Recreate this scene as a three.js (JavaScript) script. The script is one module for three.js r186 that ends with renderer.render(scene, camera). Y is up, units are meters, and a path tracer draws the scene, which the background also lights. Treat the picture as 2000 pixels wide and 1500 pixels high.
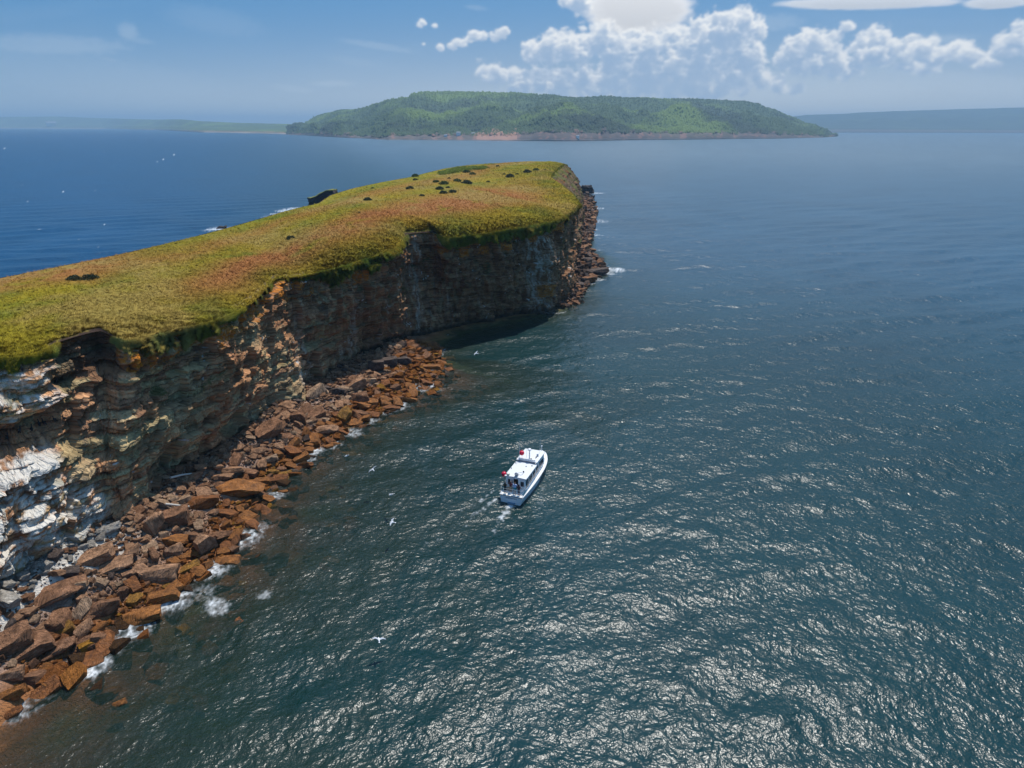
import * as THREE from 'three';
import { mergeGeometries, mergeVertices, toCreasedNormals } from 'three/addons/utils/BufferGeometryUtils.js';
import { RoundedBoxGeometry } from 'three/addons/geometries/RoundedBoxGeometry.js';

// ---------------------------------------------------------------- camera, sun, exposure
const scene = new THREE.Scene();
const RAD = Math.PI / 180;
const EYE = 48;                                            // a drone 48 m above the sea
const camera = new THREE.PerspectiveCamera(58, 4 / 3, 0.5, 60000);
camera.position.set(0, EYE, 0);
camera.rotation.set(-20.3 * RAD, 0, 0.2 * RAD, 'YXZ');
camera.updateMatrixWorld(true);
const SUN_AZ = 19.5 * RAD, SUN_EL = 63 * RAD;               // azimuth clockwise from the view direction
const sunDir = new THREE.Vector3(Math.sin(SUN_AZ) * Math.cos(SUN_EL), Math.sin(SUN_EL), -Math.cos(SUN_AZ) * Math.cos(SUN_EL));
const sun = new THREE.DirectionalLight(new THREE.Color(1, 0.95, 0.87), 3.2);
sun.name = 'sun';
sun.position.copy(sunDir).multiplyScalar(600).add(new THREE.Vector3(-20, 0, -200));
sun.target.position.set(-20, 0, -200);
sun.castShadow = true;
Object.assign(sun.shadow.camera, { left: -350, right: 350, top: 350, bottom: -350, near: 1, far: 1500 });
sun.shadow.mapSize.set(4096, 4096);
scene.add(sun, sun.target);
const renderer = new THREE.WebGLRenderer({ antialias: true });
renderer.setSize(1024, 768);
renderer.shadowMap.enabled = true;
renderer.toneMapping = THREE.LinearToneMapping;
renderer.toneMappingExposure = 1.35;
const ENV = 0.3;
const HAZE = new THREE.FogExp2(new THREE.Color(0.5, 0.76, 1.0), 0.00009);
scene.fog = HAZE;

// ---------------------------------------------------------------- helpers
let seed = 20240717;
const rnd = () => { seed = (seed + 0x6d2b79f5) | 0; let t = Math.imul(seed ^ (seed >>> 15), 1 | seed); t = (t + Math.imul(t ^ (t >>> 7), 61 | t)) ^ t; return ((t ^ (t >>> 14)) >>> 0) / 4294967296; };
const rr = (a, b) => a + (b - a) * rnd();
const clamp = (x, a = 0, b = 1) => (x < a ? a : x > b ? b : x);
const lerp = (a, b, t) => a + (b - a) * t;
const sstep = (a, b, x) => { const t = clamp((x - a) / (b - a)); return t * t * (3 - 2 * t); };
const gauss = (x, c, w) => Math.exp(-((x - c) / w) * ((x - c) / w));
const hash = (a, b = 0, c = 0) => { let h = (Math.imul(a | 0, 374761393) + Math.imul(b | 0, 668265263) + Math.imul(c | 0, 2147483647 ^ 0x5bd1e995)) | 0; h = Math.imul(h ^ (h >>> 13), 1274126177); h = Math.imul(h ^ (h >>> 16), 0x85ebca6b); return ((h ^ (h >>> 15)) >>> 0) / 4294967296; };
const PERM = new Uint8Array(512), GX = new Float32Array(256), GY = new Float32Array(256), GZ = new Float32Array(256);
for (let i = 0; i < 256; i++) { PERM[i] = i; const z = rr(-1, 1), a = rr(0, 6.2832), r = Math.sqrt(1 - z * z); GX[i] = r * Math.cos(a); GY[i] = r * Math.sin(a); GZ[i] = z; }
for (let i = 255; i > 0; i--) { const j = (rnd() * (i + 1)) | 0, t = PERM[i]; PERM[i] = PERM[j]; PERM[j] = t; }
for (let i = 0; i < 256; i++) PERM[i + 256] = PERM[i];
function n3(x, y, z) {                                     // gradient noise, about -1..1
  const fx = Math.floor(x), fy = Math.floor(y), fz = Math.floor(z), X = fx & 255, Y = fy & 255, Z = fz & 255;
  x -= fx; y -= fy; z -= fz;
  const u = x * x * x * (x * (x * 6 - 15) + 10), v = y * y * y * (y * (y * 6 - 15) + 10), w = z * z * z * (z * (z * 6 - 15) + 10);
  const A = PERM[X] + Y, B = PERM[X + 1] + Y, AA = PERM[A & 511] + Z, AB = PERM[(A + 1) & 511] + Z, BA = PERM[B & 511] + Z, BB = PERM[(B + 1) & 511] + Z;
  const g = (h, a, b, c) => { const k = PERM[h & 511]; return GX[k] * a + GY[k] * b + GZ[k] * c; };
  const x0 = lerp(g(AA, x, y, z), g(BA, x - 1, y, z), u), x1 = lerp(g(AB, x, y - 1, z), g(BB, x - 1, y - 1, z), u);
  const x2 = lerp(g(AA + 1, x, y, z - 1), g(BA + 1, x - 1, y, z - 1), u), x3 = lerp(g(AB + 1, x, y - 1, z - 1), g(BB + 1, x - 1, y - 1, z - 1), u);
  return lerp(lerp(x0, x1, v), lerp(x2, x3, v), w) * 1.5;
}
function fbm(x, y, z, oct = 4) { let s = 0, a = 0.5; for (let i = 0; i < oct; i++) { s += a * n3(x, y, z); x = x * 2.03 + 17.1; y = y * 2.03 + 5.3; z = z * 2.03 + 9.7; a *= 0.5; } return s; }
const raycaster = new THREE.Raycaster();
const camInv = camera.matrixWorld.clone();
const TANV = Math.tan(29 * RAD);
function rayDir(px, py) { return new THREE.Vector3((px - 1000) / 750 * TANV, -(py - 750) / 750 * TANV, -1).transformDirection(camInv); }
function at(px, py, h) { const d = rayDir(px, py), t = (h - EYE) / d.y; return [d.x * t, h, d.z * t]; }   // where the sight line meets the level h
const taken = new Map();
function numbered(name) { const n = taken.get(name) ?? 0; taken.set(name, n + 1); return n ? name + '_' + String(n).padStart(3, '0') : name; }
function put(o, parent = scene) { o.traverse?.((m) => { if (m.isMesh) m.castShadow = m.receiveShadow = true; }); parent.add(o); return o; }
function mk(name, geo, mat, parent = scene) { const m = new THREE.Mesh(geo, mat); m.name = parent === scene ? numbered(name) : name; return put(m, parent); }
function tag(o, label, category, group) { Object.assign(o.userData, { label, category }); if (group) o.userData.group = group; return o; }
function struct(o, kind = 'structure') { o.userData.kind = kind; return o; }
function grp(name, x, y, z, turn = 0) { const g = new THREE.Group(); g.name = numbered(name); g.position.set(x, y, z); g.rotation.y = turn; scene.add(g); return g; }
const matte = (m, k = 0.25) => { const q = new THREE.MeshPhysicalMaterial({ color: m.color, roughness: m.roughness, vertexColors: m.vertexColors, map: m.map, bumpMap: m.bumpMap, bumpScale: m.bumpScale, side: m.side, flatShading: m.flatShading, specularIntensity: k }); return q; };
const std = (r, g, b, rough = 0.8, more = {}) => new THREE.MeshStandardMaterial({ color: new THREE.Color().setRGB(r, g, b), roughness: rough, ...more });
function gridGeo(nu, nv, pos, col, extra = {}) {           // nu x nv vertices in rows of nu
  const g = new THREE.BufferGeometry(), idx = new Uint32Array((nu - 1) * (nv - 1) * 6);
  let k = 0;
  for (let j = 0; j < nv - 1; j++) for (let i = 0; i < nu - 1; i++) { const a = j * nu + i, b = a + 1, c = a + nu, d = c + 1; idx[k++] = a; idx[k++] = b; idx[k++] = d; idx[k++] = a; idx[k++] = d; idx[k++] = c; }
  g.setAttribute('position', new THREE.BufferAttribute(pos, 3));
  if (col) g.setAttribute('color', new THREE.BufferAttribute(col, col.length / (pos.length / 3)));
  if (extra.uv) g.setAttribute('uv', new THREE.BufferAttribute(extra.uv, 2));
  g.setIndex(new THREE.BufferAttribute(idx, 1));
  if (extra.normal) g.setAttribute('normal', new THREE.BufferAttribute(extra.normal, 3)); else g.computeVertexNormals();
  return g;
}
function texture(n, f, chans = 1, repeat = 1, srgb = false) {   // f(x, y, out) with x, y in 0..1, tiling
  const d = new Uint8Array(n * n * 4), o = [0, 0, 0];
  for (let y = 0; y < n; y++) for (let x = 0; x < n; x++) { f(x / n, y / n, o); const i = (y * n + x) * 4; d[i] = clamp(o[0]) * 255; d[i + 1] = clamp(chans > 1 ? o[1] : o[0]) * 255; d[i + 2] = clamp(chans > 1 ? o[2] : o[0]) * 255; d[i + 3] = 255; }
  const t = new THREE.DataTexture(d, n, n); t.wrapS = t.wrapT = THREE.RepeatWrapping; t.magFilter = THREE.LinearFilter; t.minFilter = THREE.LinearMipmapLinearFilter; t.generateMipmaps = true; t.repeat.set(repeat, repeat);
  if (srgb) t.colorSpace = THREE.SRGBColorSpace;
  t.needsUpdate = true; return t;
}
// tiling noise: wraps a lattice of p cells
function tn(x, y, p, s) {
  const fx = Math.floor(x), fy = Math.floor(y), u0 = x - fx, v0 = y - fy, u = u0 * u0 * u0 * (u0 * (u0 * 6 - 15) + 10), v = v0 * v0 * v0 * (v0 * (v0 * 6 - 15) + 10);
  const g = (i, j) => { const k = PERM[(PERM[(((i % p) + p) % p + s * 31) & 255] + (((j % p) + p) % p)) & 255]; return GX[k] * (x - i) + GY[k] * (y - j); };
  return lerp(lerp(g(fx, fy), g(fx + 1, fy), u), lerp(g(fx, fy + 1), g(fx + 1, fy + 1), u), v) * 1.6;
}
function tfbm(x, y, p, s, oct, gain = 0.5) { let v = 0, a = 0.5; for (let i = 0; i < oct; i++) { v += a * tn(x * p, y * p, p, s + i); p *= 2; a *= gain; } return v; }

// ---------------------------------------------------------------- sky: one computed panorama of air and clouds
{
  const W = 4096, H = 2048, data = new Float32Array(W * H * 4);
  const toAE = (px, py) => { const d = rayDir(px, py); return [Math.atan2(d.x, -d.z) / RAD, Math.asin(d.y) / RAD]; };
  const PXD = 0.0405;                                       // degrees per photograph pixel near the horizon
  // cumulus heads as puffs: [x, y, r, flatness]
  const puffs = [
    [1045, 108, 26], [1075, 100, 30], [1110, 100, 30], [1140, 92, 30], [1175, 82, 32], [1200, 100, 34], [1235, 100, 36], [1275, 98, 34], [1310, 96, 36], [1345, 92, 36], [1380, 74, 36], [1410, 58, 32], [1438, 50, 30], [1462, 62, 26], [1440, 85, 40], [1405, 105, 44], [1360, 125, 44], [1310, 135, 44], [1260, 135, 40], [1215, 130, 36], [1440, 125, 36], [1465, 110, 26], [1350, 160, 36], [1420, 155, 32], [1270, 165, 34],
    [948, 140, 18], [965, 150, 24], [995, 152, 22], [1020, 160, 26], [1060, 162, 28], [1100, 160, 28], [1140, 158, 28], [1180, 165, 32], [1225, 170, 34], [1090, 180, 24], [1150, 185, 26], [1010, 178, 20], [1300, 185, 26], [1380, 182, 24], [1450, 170, 22], [1490, 160, 20],
    [1555, 98, 24], [1580, 82, 24], [1600, 92, 24], [1535, 118, 22], [1565, 122, 30], [1600, 122, 32], [1635, 128, 26], [1660, 138, 22], [1690, 92, 24], [1712, 84, 24], [1732, 100, 22], [1700, 108, 24], [1770, 104, 24], [1800, 108, 26], [1830, 116, 24], [1775, 126, 22], [1810, 134, 22], [1870, 106, 22], [1895, 114, 18], [1655, 54, 13], [1635, 70, 14], [1965, 100, 24], [1990, 84, 26], [2020, 90, 30], [1915, 128, 14], [1945, 130, 12], [1720, 118, 22],
    [818, 50, 8], [826, 46, 8], [850, 50, 6], [884, 92, 11], [893, 84, 12], [905, 86, 11], [916, 78, 10], [926, 74, 11], [940, 72, 10], [968, 76, 11], [978, 70, 12], [989, 64, 9], [860, 94, 7], [828, 86, 6],
    [1480, 150, 18], [1520, 172, 18], [1560, 176, 14],
    [1130, 8, 26], [1105, 2, 16],
  ].map(([x, y, r]) => { const [a, e] = toAE(x, y); return [a, e, r * PXD, hash(x, y) - 0.5]; });
  const A0 = -46, A1 = 46, E1 = 14, DEG = W / 360, cw = Math.ceil((A1 - A0) * DEG), ch = Math.ceil(E1 * DEG) + 2;
  const cl = new Float32Array(cw * ch * 2);                 // alpha, lit
  const bins = Array.from({ length: 92 }, () => []);
  for (const p of puffs) for (let b = Math.floor(p[0] - p[2] * 1.5 - A0) - 1; b <= p[0] + p[2] * 1.5 - A0 + 1; b++) bins[b]?.push(p);
  const dens = (a, e, z, near, oct) => {
    let m = -1;
    for (const p of near) { const dx = a - p[0], dy = e - p[1], dz = z - p[3] * 1.5, q = 1 - Math.sqrt(dx * dx + dy * dy * (dy < 0 ? (a > 24 ? 4.5 : 2.2) : 1) + dz * dz) / p[2]; if (q > m) m = q; }
    if (m < -0.55) return 0;
    const f = fbm(a * 1.2, e * 1.45, z * 1.2 + 4, oct) + (oct > 3 ? 0.36 * (0.32 - Math.abs(n3(a * 3.1 + 9, e * 3.6, z * 3.1))) : 0.05);
    return clamp((m * 1.1 + f * 1.35 - 0.09) * 1.9);
  };
  for (let j = 0; j < ch; j++) for (let i = 0; i < cw; i++) {
    const a = A0 + (i + 0.5) / DEG, e = (j + 0.5) / DEG, near = bins[Math.floor(a - A0)].filter((p) => Math.hypot(a - p[0], e - p[1]) < p[2] * 1.7);
    if (!near.length) continue;
    let T = 1, L = 0;
    const more = bins[Math.floor(a - A0)];
    for (let z = -1.9; z < 1.9 && T > 0.03; z += 0.16) {
      const d = dens(a, e, z, near, 5);
      if (d <= 0.01) continue;
      let tau = 0;
      for (let k = 1; k <= 3; k++) tau += 1.65 * dens(a + 0.03 * k, e + 0.14 * k * k * 0.9, z + 0.065 * k * k * 0.9, more, 3);
      const lit = 0.05 + 0.95 * Math.exp(-tau * 0.85), al = 1 - Math.exp(-d * 1.05);
      L += T * al * lit; T *= 1 - al;
    }
    const al = 1 - T;
    cl[(j * cw + i) * 2] = al; cl[(j * cw + i) * 2 + 1] = al > 0 ? L / al : 0;
  }
  const lens = toAE(1245, 14), streakA = toAE(1690, 6), streakB = toAE(1945, 6);
  const wisps = [[100, 88, 110, 16, 0.28], [250, 62, 16, 14, 0.3], [268, 78, 26, 5, 0.16], [740, 90, 70, 6, 0.22], [650, 163, 42, 5, 0.3], [570, 173, 40, 6, 0.2], [210, 116, 16, 3, 0.2], [420, 40, 80, 22, 0.1], [160, 150, 260, 40, 0.12], [690, 120, 50, 8, 0.12], [930, 15, 22, 4, 0.2], [1500, 45, 60, 14, 0.25], [1790, 80, 80, 8, 0.3], [1850, 160, 200, 18, 0.22], [1650, 175, 200, 20, 0.3], [1350, 175, 260, 26, 0.4], [1080, 182, 200, 16, 0.3]].map(([x, y, w, h, s]) => [...toAE(x, y), w * PXD, h * PXD, s]);
  const C = [0, 0, 0];
  for (let row = H / 2; row < H; row++) {
    const el = ((row + 0.5) / H - 0.5) * 180, se = Math.sin(el * RAD), ce = Math.cos(el * RAD);
    for (let col = 0; col < W; col++) {
      if (el > 16 && ((row | col) & 1)) { const k = (row * W + col) * 4, q = ((row & ~1) * W + (col & ~1)) * 4; data[k] = data[q]; data[k + 1] = data[q + 1]; data[k + 2] = data[q + 2]; data[k + 3] = 1; continue; }
      const lon = ((col + 0.5) / W - 0.5) * 360;            // atan2(z, x)
      let az = lon + 90; if (az > 180) az -= 360;           // clockwise from -z
      const cosS = Math.cos((az * RAD) - SUN_AZ) * ce * Math.cos(SUN_EL) + se * Math.sin(SUN_EL);
      const g = Math.pow(clamp((cosS + 1) / 2), 8), h = Math.exp(-el / 3.4), hi = Math.exp(-el / 30);
      let da = az - 15; if (da > 180) da -= 360; const w = Math.exp(-(da / 48) * (da / 48));
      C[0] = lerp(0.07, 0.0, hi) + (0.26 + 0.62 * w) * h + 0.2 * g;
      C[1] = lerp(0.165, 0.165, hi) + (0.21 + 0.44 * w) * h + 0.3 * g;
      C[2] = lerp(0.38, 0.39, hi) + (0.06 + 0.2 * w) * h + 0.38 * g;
      // thin high veils everywhere, denser patches by noise
      const px = ce * Math.cos(lon * RAD) / (se + 0.16), pz = ce * Math.sin(lon * RAD) / (se + 0.16);
      let veil = 0.17 * sstep(0.06, 0.6, fbm(px * 0.7 + 3, pz * 1.5, 2.2, 4) + 0.25 * fbm(px * 3, pz * 6, 5, 3)) * (0.35 + 0.65 * sstep(3, 20, el));
      if (el < 16 && az > -50 && az < 50) {
        for (const w of wisps) { const u = (az - w[0]) / w[2], v = (el - w[1] - 0.12 * (az - w[0]) * (w[4] < 0.25 ? -1 : 0.2)) / w[3], q = u * u + v * v; if (q < 2.2) veil = Math.max(veil, w[4] * (1 - sstep(0.05, 1.5, q + 0.9 * fbm(az * 1.6, el * 5, 3, 4)))); }
      }
      let A = 0, Li = 0;
      if (el < E1 - 0.1) {
        let m = (az + 46) % 184; if (m < 0) m += 184; if (m > 92) m = 184 - m;   // the banks of cumulus go on round the horizon
        const fx = clamp((m) * DEG - 0.5, 0, cw - 2), fy = clamp(el * DEG - 0.5, 0, ch - 2), i = fx | 0, j = fy | 0, u = fx - i, v = fy - j;
        for (const [ii, jj, w] of [[i, j, (1 - u) * (1 - v)], [i + 1, j, u * (1 - v)], [i, j + 1, (1 - u) * v], [i + 1, j + 1, u * v]]) { const k = (jj * cw + ii) * 2; A += cl[k] * w; Li += cl[k] * cl[k + 1] * w; }
        Li = A > 0 ? Li / A : 0;
      }
      const low = 1 - Math.exp(-el / 2.2);                  // far clouds sink into the haze
      veil *= 0.6;
      for (let c = 0; c < 3; c++) C[c] = lerp(C[c], [0.62, 0.67, 0.7][c], veil);
      // the smooth lens cloud overhead
      for (const [q0, w, h2, s] of [[lens, 4.3, 1.95, 0.97], [streakA, 6.2, 0.42, 0.75], [streakB, 2.0, 0.35, 0.7]]) {
        const u = (az - q0[0]) / w, v = (el - q0[1] + 0.04 * (az - q0[0])) / h2, q = u * u + v * v + 0.35 * fbm(az * 0.8, el * 2.5, 7, 4);
        if (q < 1.2) { const al = s * (1 - sstep(0.55, 1.05, q)), b = 0.6 + 0.14 * sstep(0.2, 1, q) + 0.1 * v; C[0] = lerp(C[0], b, al); C[1] = lerp(C[1], b * 1.005, al); C[2] = lerp(C[2], b * 1.02, al); }
      }
      A *= lerp(0.72, 1, low);
      const lit = Math.pow(Li, 1.05) * 1.35;
      for (let c = 0; c < 3; c++) { const b = lerp([0.22, 0.33, 0.49][c], [0.8, 0.79, 0.765][c], clamp(lit)); C[c] = lerp(C[c], lerp([0.4, 0.47, 0.53][c], b, 0.35 + 0.65 * low), A * 0.97); }
      const k = (row * W + col) * 4;
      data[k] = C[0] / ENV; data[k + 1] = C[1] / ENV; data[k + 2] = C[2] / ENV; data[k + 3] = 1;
    }
  }
  for (let row = 0; row < H / 2; row++) for (let col = 0; col < W; col++) { const k = (row * W + col) * 4; data[k] = 0.05 / ENV; data[k + 1] = 0.1 / ENV; data[k + 2] = 0.16 / ENV; data[k + 3] = 1; }
  const t = new THREE.DataTexture(data, W, H, THREE.RGBAFormat, THREE.FloatType);
  t.mapping = THREE.EquirectangularReflectionMapping; t.magFilter = THREE.LinearFilter; t.needsUpdate = true;
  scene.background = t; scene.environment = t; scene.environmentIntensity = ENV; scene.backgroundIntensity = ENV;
}
// ---------------------------------------------------------------- island: plan of the cliff foot (b), cliff lip (l), waterline (w) and far rim (f)
const P = (x, y, h) => at(x, y, h);
const ctl = [
  { b: [-64, 4, 60], l: [-80, 25, 60], w: [-55, 0, 60], f: [-140, 23, 60], p: -900 },
  { b: [-57, 4.5, 5], l: [-71, 25, -2], w: [-50, 0, 5], f: [-128, 23.5, -5], p: -500 },
  { b: [-54, 5, -32], l: [-66, 25, -42], w: [-47, 0, -28], f: [-116, 24, -50], p: -260 },
  { b: [-52.6, 5, -46], l: [-62, 24.8, -62], w: P(0, 1420, 0), f: [-108, 24, -76], p: -90 },
  { b: P(0, 1150, 5), l: P(-20, 700, 24.3), w: P(180, 1245, 0), f: P(-120, 567, 24.5), p: -10 },
  { b: P(60, 1108, 5), l: P(55, 694, 24.3), w: P(270, 1200, 0), f: P(-30, 549, 24.5), p: 57 },
  { b: P(120, 1070, 5), l: P(112, 668, 24.6), w: P(350, 1145, 0), f: P(40, 536, 24.5), p: 116 },
  { b: P(200, 1020, 5), l: P(195, 646, 24.6), w: P(440, 1075, 0), f: P(110, 522, 24.5), p: 197 },
  { b: P(245, 995, 5), l: P(250, 668, 23.8), w: P(480, 1030, 0), f: P(150, 514, 24.5), p: 248 },
  { b: P(330, 930, 4.6), l: P(335, 645, 23.5), w: P(510, 960, 0), f: P(210, 502, 24.5), p: 332 },
  { b: P(430, 880, 4.2), l: P(430, 622, 23.2), w: P(600, 890, 0), f: P(270, 489, 24.5), p: 430 },
  { b: P(520, 820, 4), l: P(490, 592, 22.6), w: P(680, 835, 0), f: P(330, 475, 24.5), p: 505 },
  { b: P(560, 785, 3.8), l: P(535, 548, 22.8), w: P(740, 805, 0), f: P(390, 460, 24.5), p: 548 },
  { b: P(600, 752, 3.5), l: P(590, 540, 22.6), w: P(785, 782, 0), f: P(450, 444, 24.5), p: 595 },
  { b: P(680, 702, 3), l: P(680, 516, 23.3), w: P(850, 742, 0), f: P(520, 424, 24.5), p: 680 },
  { b: P(760, 668, 2), l: P(768, 486, 24), w: P(855, 695, 0), f: P(560, 412, 24.5), p: 764 },
  { b: P(800, 657, 1.4), l: P(795, 458, 24.6), w: P(858, 672, 0), f: P(592, 404, 24.6), p: 798 },
  { b: P(850, 648, 0.8), l: P(845, 454, 24.7), w: P(880, 660, 0), f: P(622, 397, 24.6), p: 848 },
  { b: P(880, 643, 0.4), l: P(872, 464, 24.2), w: P(900, 650, 0), f: P(648, 381, 24.7), p: 876 },
  { b: P(950, 630, 0.2), l: P(950, 455, 24.4), w: P(965, 634, 0), f: P(690, 368, 24.8), p: 950 },
  { b: P(1020, 616, 0.2), l: P(1020, 444, 24.8), w: P(1030, 620, 0), f: P(740, 357, 24.8), p: 1020 },
  { b: P(1088, 604, 0.3), l: P(1082, 432, 24.8), w: P(1096, 607, 0), f: P(800, 346, 24.9), p: 1087 },
  { b: P(1106, 584, 0.8), l: P(1114, 414, 25), w: P(1128, 588, 0), f: P(840, 336, 25), p: 1112 },
  { b: P(1114, 558, 2.0), l: P(1127, 398, 24.4), w: P(1150, 555, 0), f: P(870, 329, 25), p: 1118 },
  { b: P(1121, 520, 3), l: P(1112, 378, 24.8), w: P(1186, 525, 0), f: P(890, 326, 25), p: 1122 },
  { b: P(1128, 492, 3), l: P(1086, 358, 25), w: P(1154, 488, 0), f: P(900, 324.5, 25.1), p: 1126 },
  { b: P(1133, 455, 3), l: P(1073, 347, 25.2), w: P(1158, 452, 0), f: P(912, 323, 25.2), p: 1129 },
  { b: P(1136, 425, 3), l: P(1085, 331, 25.6), w: P(1164, 426, 0), f: P(935, 321, 25.5), p: 1132 },
  { b: P(1134, 398, 2.5), l: P(1100, 320.5, 26), w: P(1164, 404, 0), f: P(960, 319.5, 25.8), p: 1134 },
  { b: P(1122, 382, 2), l: P(1098, 319, 26), w: P(1150, 380, 0), f: P(1000, 318.5, 26), p: 1135 },
  { b: [14, 1, -585], l: P(1060, 318.5, 26), w: [18, 0, -600], f: P(1030, 318.5, 26), p: 1136 },
];
const NC = ctl.length;
function cr(a, b, c, d, t) { return 0.5 * (2 * b + (c - a) * t + (2 * a - 5 * b + 4 * c - d) * t * t + (3 * b - a - 3 * c + d) * t * t * t); }
function spl(key, t, out) {
  const i = clamp(Math.floor(t), 0, NC - 2), u = t - i, g = (k) => ctl[clamp(k, 0, NC - 1)][key], A = g(i - 1), B = g(i), C = g(i + 1), D = g(i + 2);
  for (let c = 0; c < 3; c++) out[c] = lerp(cr(A[c], B[c], C[c], D[c], u), lerp(B[c], C[c], u), 0.45);
  return out;
}
const pxT = (t) => { const i = clamp(Math.floor(t), 0, NC - 2); return lerp(ctl[i].p, ctl[i + 1].p, t - i); };
// columns: fine where the photograph looks, coarse beyond
const cols = [];
{
  let s = 0, t = 0; const b0 = [0, 0, 0], l0 = [0, 0, 0], b1 = [0, 0, 0], l1 = [0, 0, 0];
  spl('b', 0, b0); spl('l', 0, l0);
  cols.push({ t: 0, s: 0 });
  let last = 0;
  const STEP = 0.0015;
  while (t < NC - 1 - STEP) {
    t += STEP; spl('b', t, b1); spl('l', t, l1);
    s += Math.hypot((b1[0] + l1[0] - b0[0] - l0[0]) / 2, (b1[2] + l1[2] - b0[2] - l0[2]) / 2);
    const d = Math.hypot(b1[0], b1[2], 30), want = (t < 3.4 ? 0.012 : t > 21.5 ? 0.0026 : 0.00135) * d;
    if (s - last >= want) { cols.push({ t, s }); last = s; }
    b0[0] = b1[0]; b0[2] = b1[2]; l0[0] = l1[0]; l0[2] = l1[2];
  }
}
const NU = cols.length;
for (const c of cols) { for (const k of 'blwf') c[k] = spl(k, c.t, [0, 0, 0]); c.p = pxT(c.t); }
for (let i = 0; i < NU; i++) {                              // outward direction, smoothed
  const a = cols[Math.max(0, i - 12)], b = cols[Math.min(NU - 1, i + 12)];
  let x = (b.b[0] + b.l[0]) - (a.b[0] + a.l[0]), z = (b.b[2] + b.l[2]) - (a.b[2] + a.l[2]); const l = Math.hypot(x, z) || 1;
  cols[i].n = [-z / l, x / l];
}
const sOfPx = (px) => { let best = 0, e = 1e9; for (const c of cols) { const d = Math.abs(c.p - px); if (d < e) { e = d; best = c; } } return best.s; };
console.log('columns', NU, 'length', cols[NU - 1].s.toFixed(0));

// ---------------------------------------------------------------- beds of the cliff: hard sandstone ledges and soft shale between them
const beds = [];
{
  let q = -14;
  while (q < 46) { const hard = hash(beds.length, 7) < 0.45, th = hard ? 0.5 + 1.5 * hash(beds.length, 1) : 0.22 + 0.7 * hash(beds.length, 2); beds.push({ q, th, hard, out: hard ? 0.08 + 0.4 * hash(beds.length, 3) : -0.1 - 0.22 * hash(beds.length, 4), jw: hard ? 1.4 + 2.6 * hash(beds.length, 5) : 0.6 + 1.2 * hash(beds.length, 6), tone: hash(beds.length, 8) }); q += th; }
}
const bedAt = new Uint16Array(1300);
for (let i = 0, k = 0; i < 1300; i++) { const q = -14 + i * 0.05; while (k < beds.length - 1 && beds[k + 1].q <= q) k++; bedAt[i] = k; }
const S = { a: sOfPx(0), white: sOfPx(150), notch: sOfPx(820), nose: sOfPx(590), but: sOfPx(1075) };
const ridges = [[sOfPx(248), 1.6, 1.1], [sOfPx(432), 2.2, 0.8], [sOfPx(500), 1.8, -1.0], [sOfPx(560), 2.6, 1.3], [sOfPx(690), 2, -0.7], [sOfPx(735), 2.4, 0.9], [sOfPx(905), 2.6, -0.7], [sOfPx(985), 2.5, 0.7], [sOfPx(1068), 3.2, 2.0], [sOfPx(1035), 2.4, -1.2], [sOfPx(1100), 2.4, -0.8]];
const bedInfo = { k: 0, cell: 0, hard: false, tone: 0, edge: 0, joint: 0, q: 0 };
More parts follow.
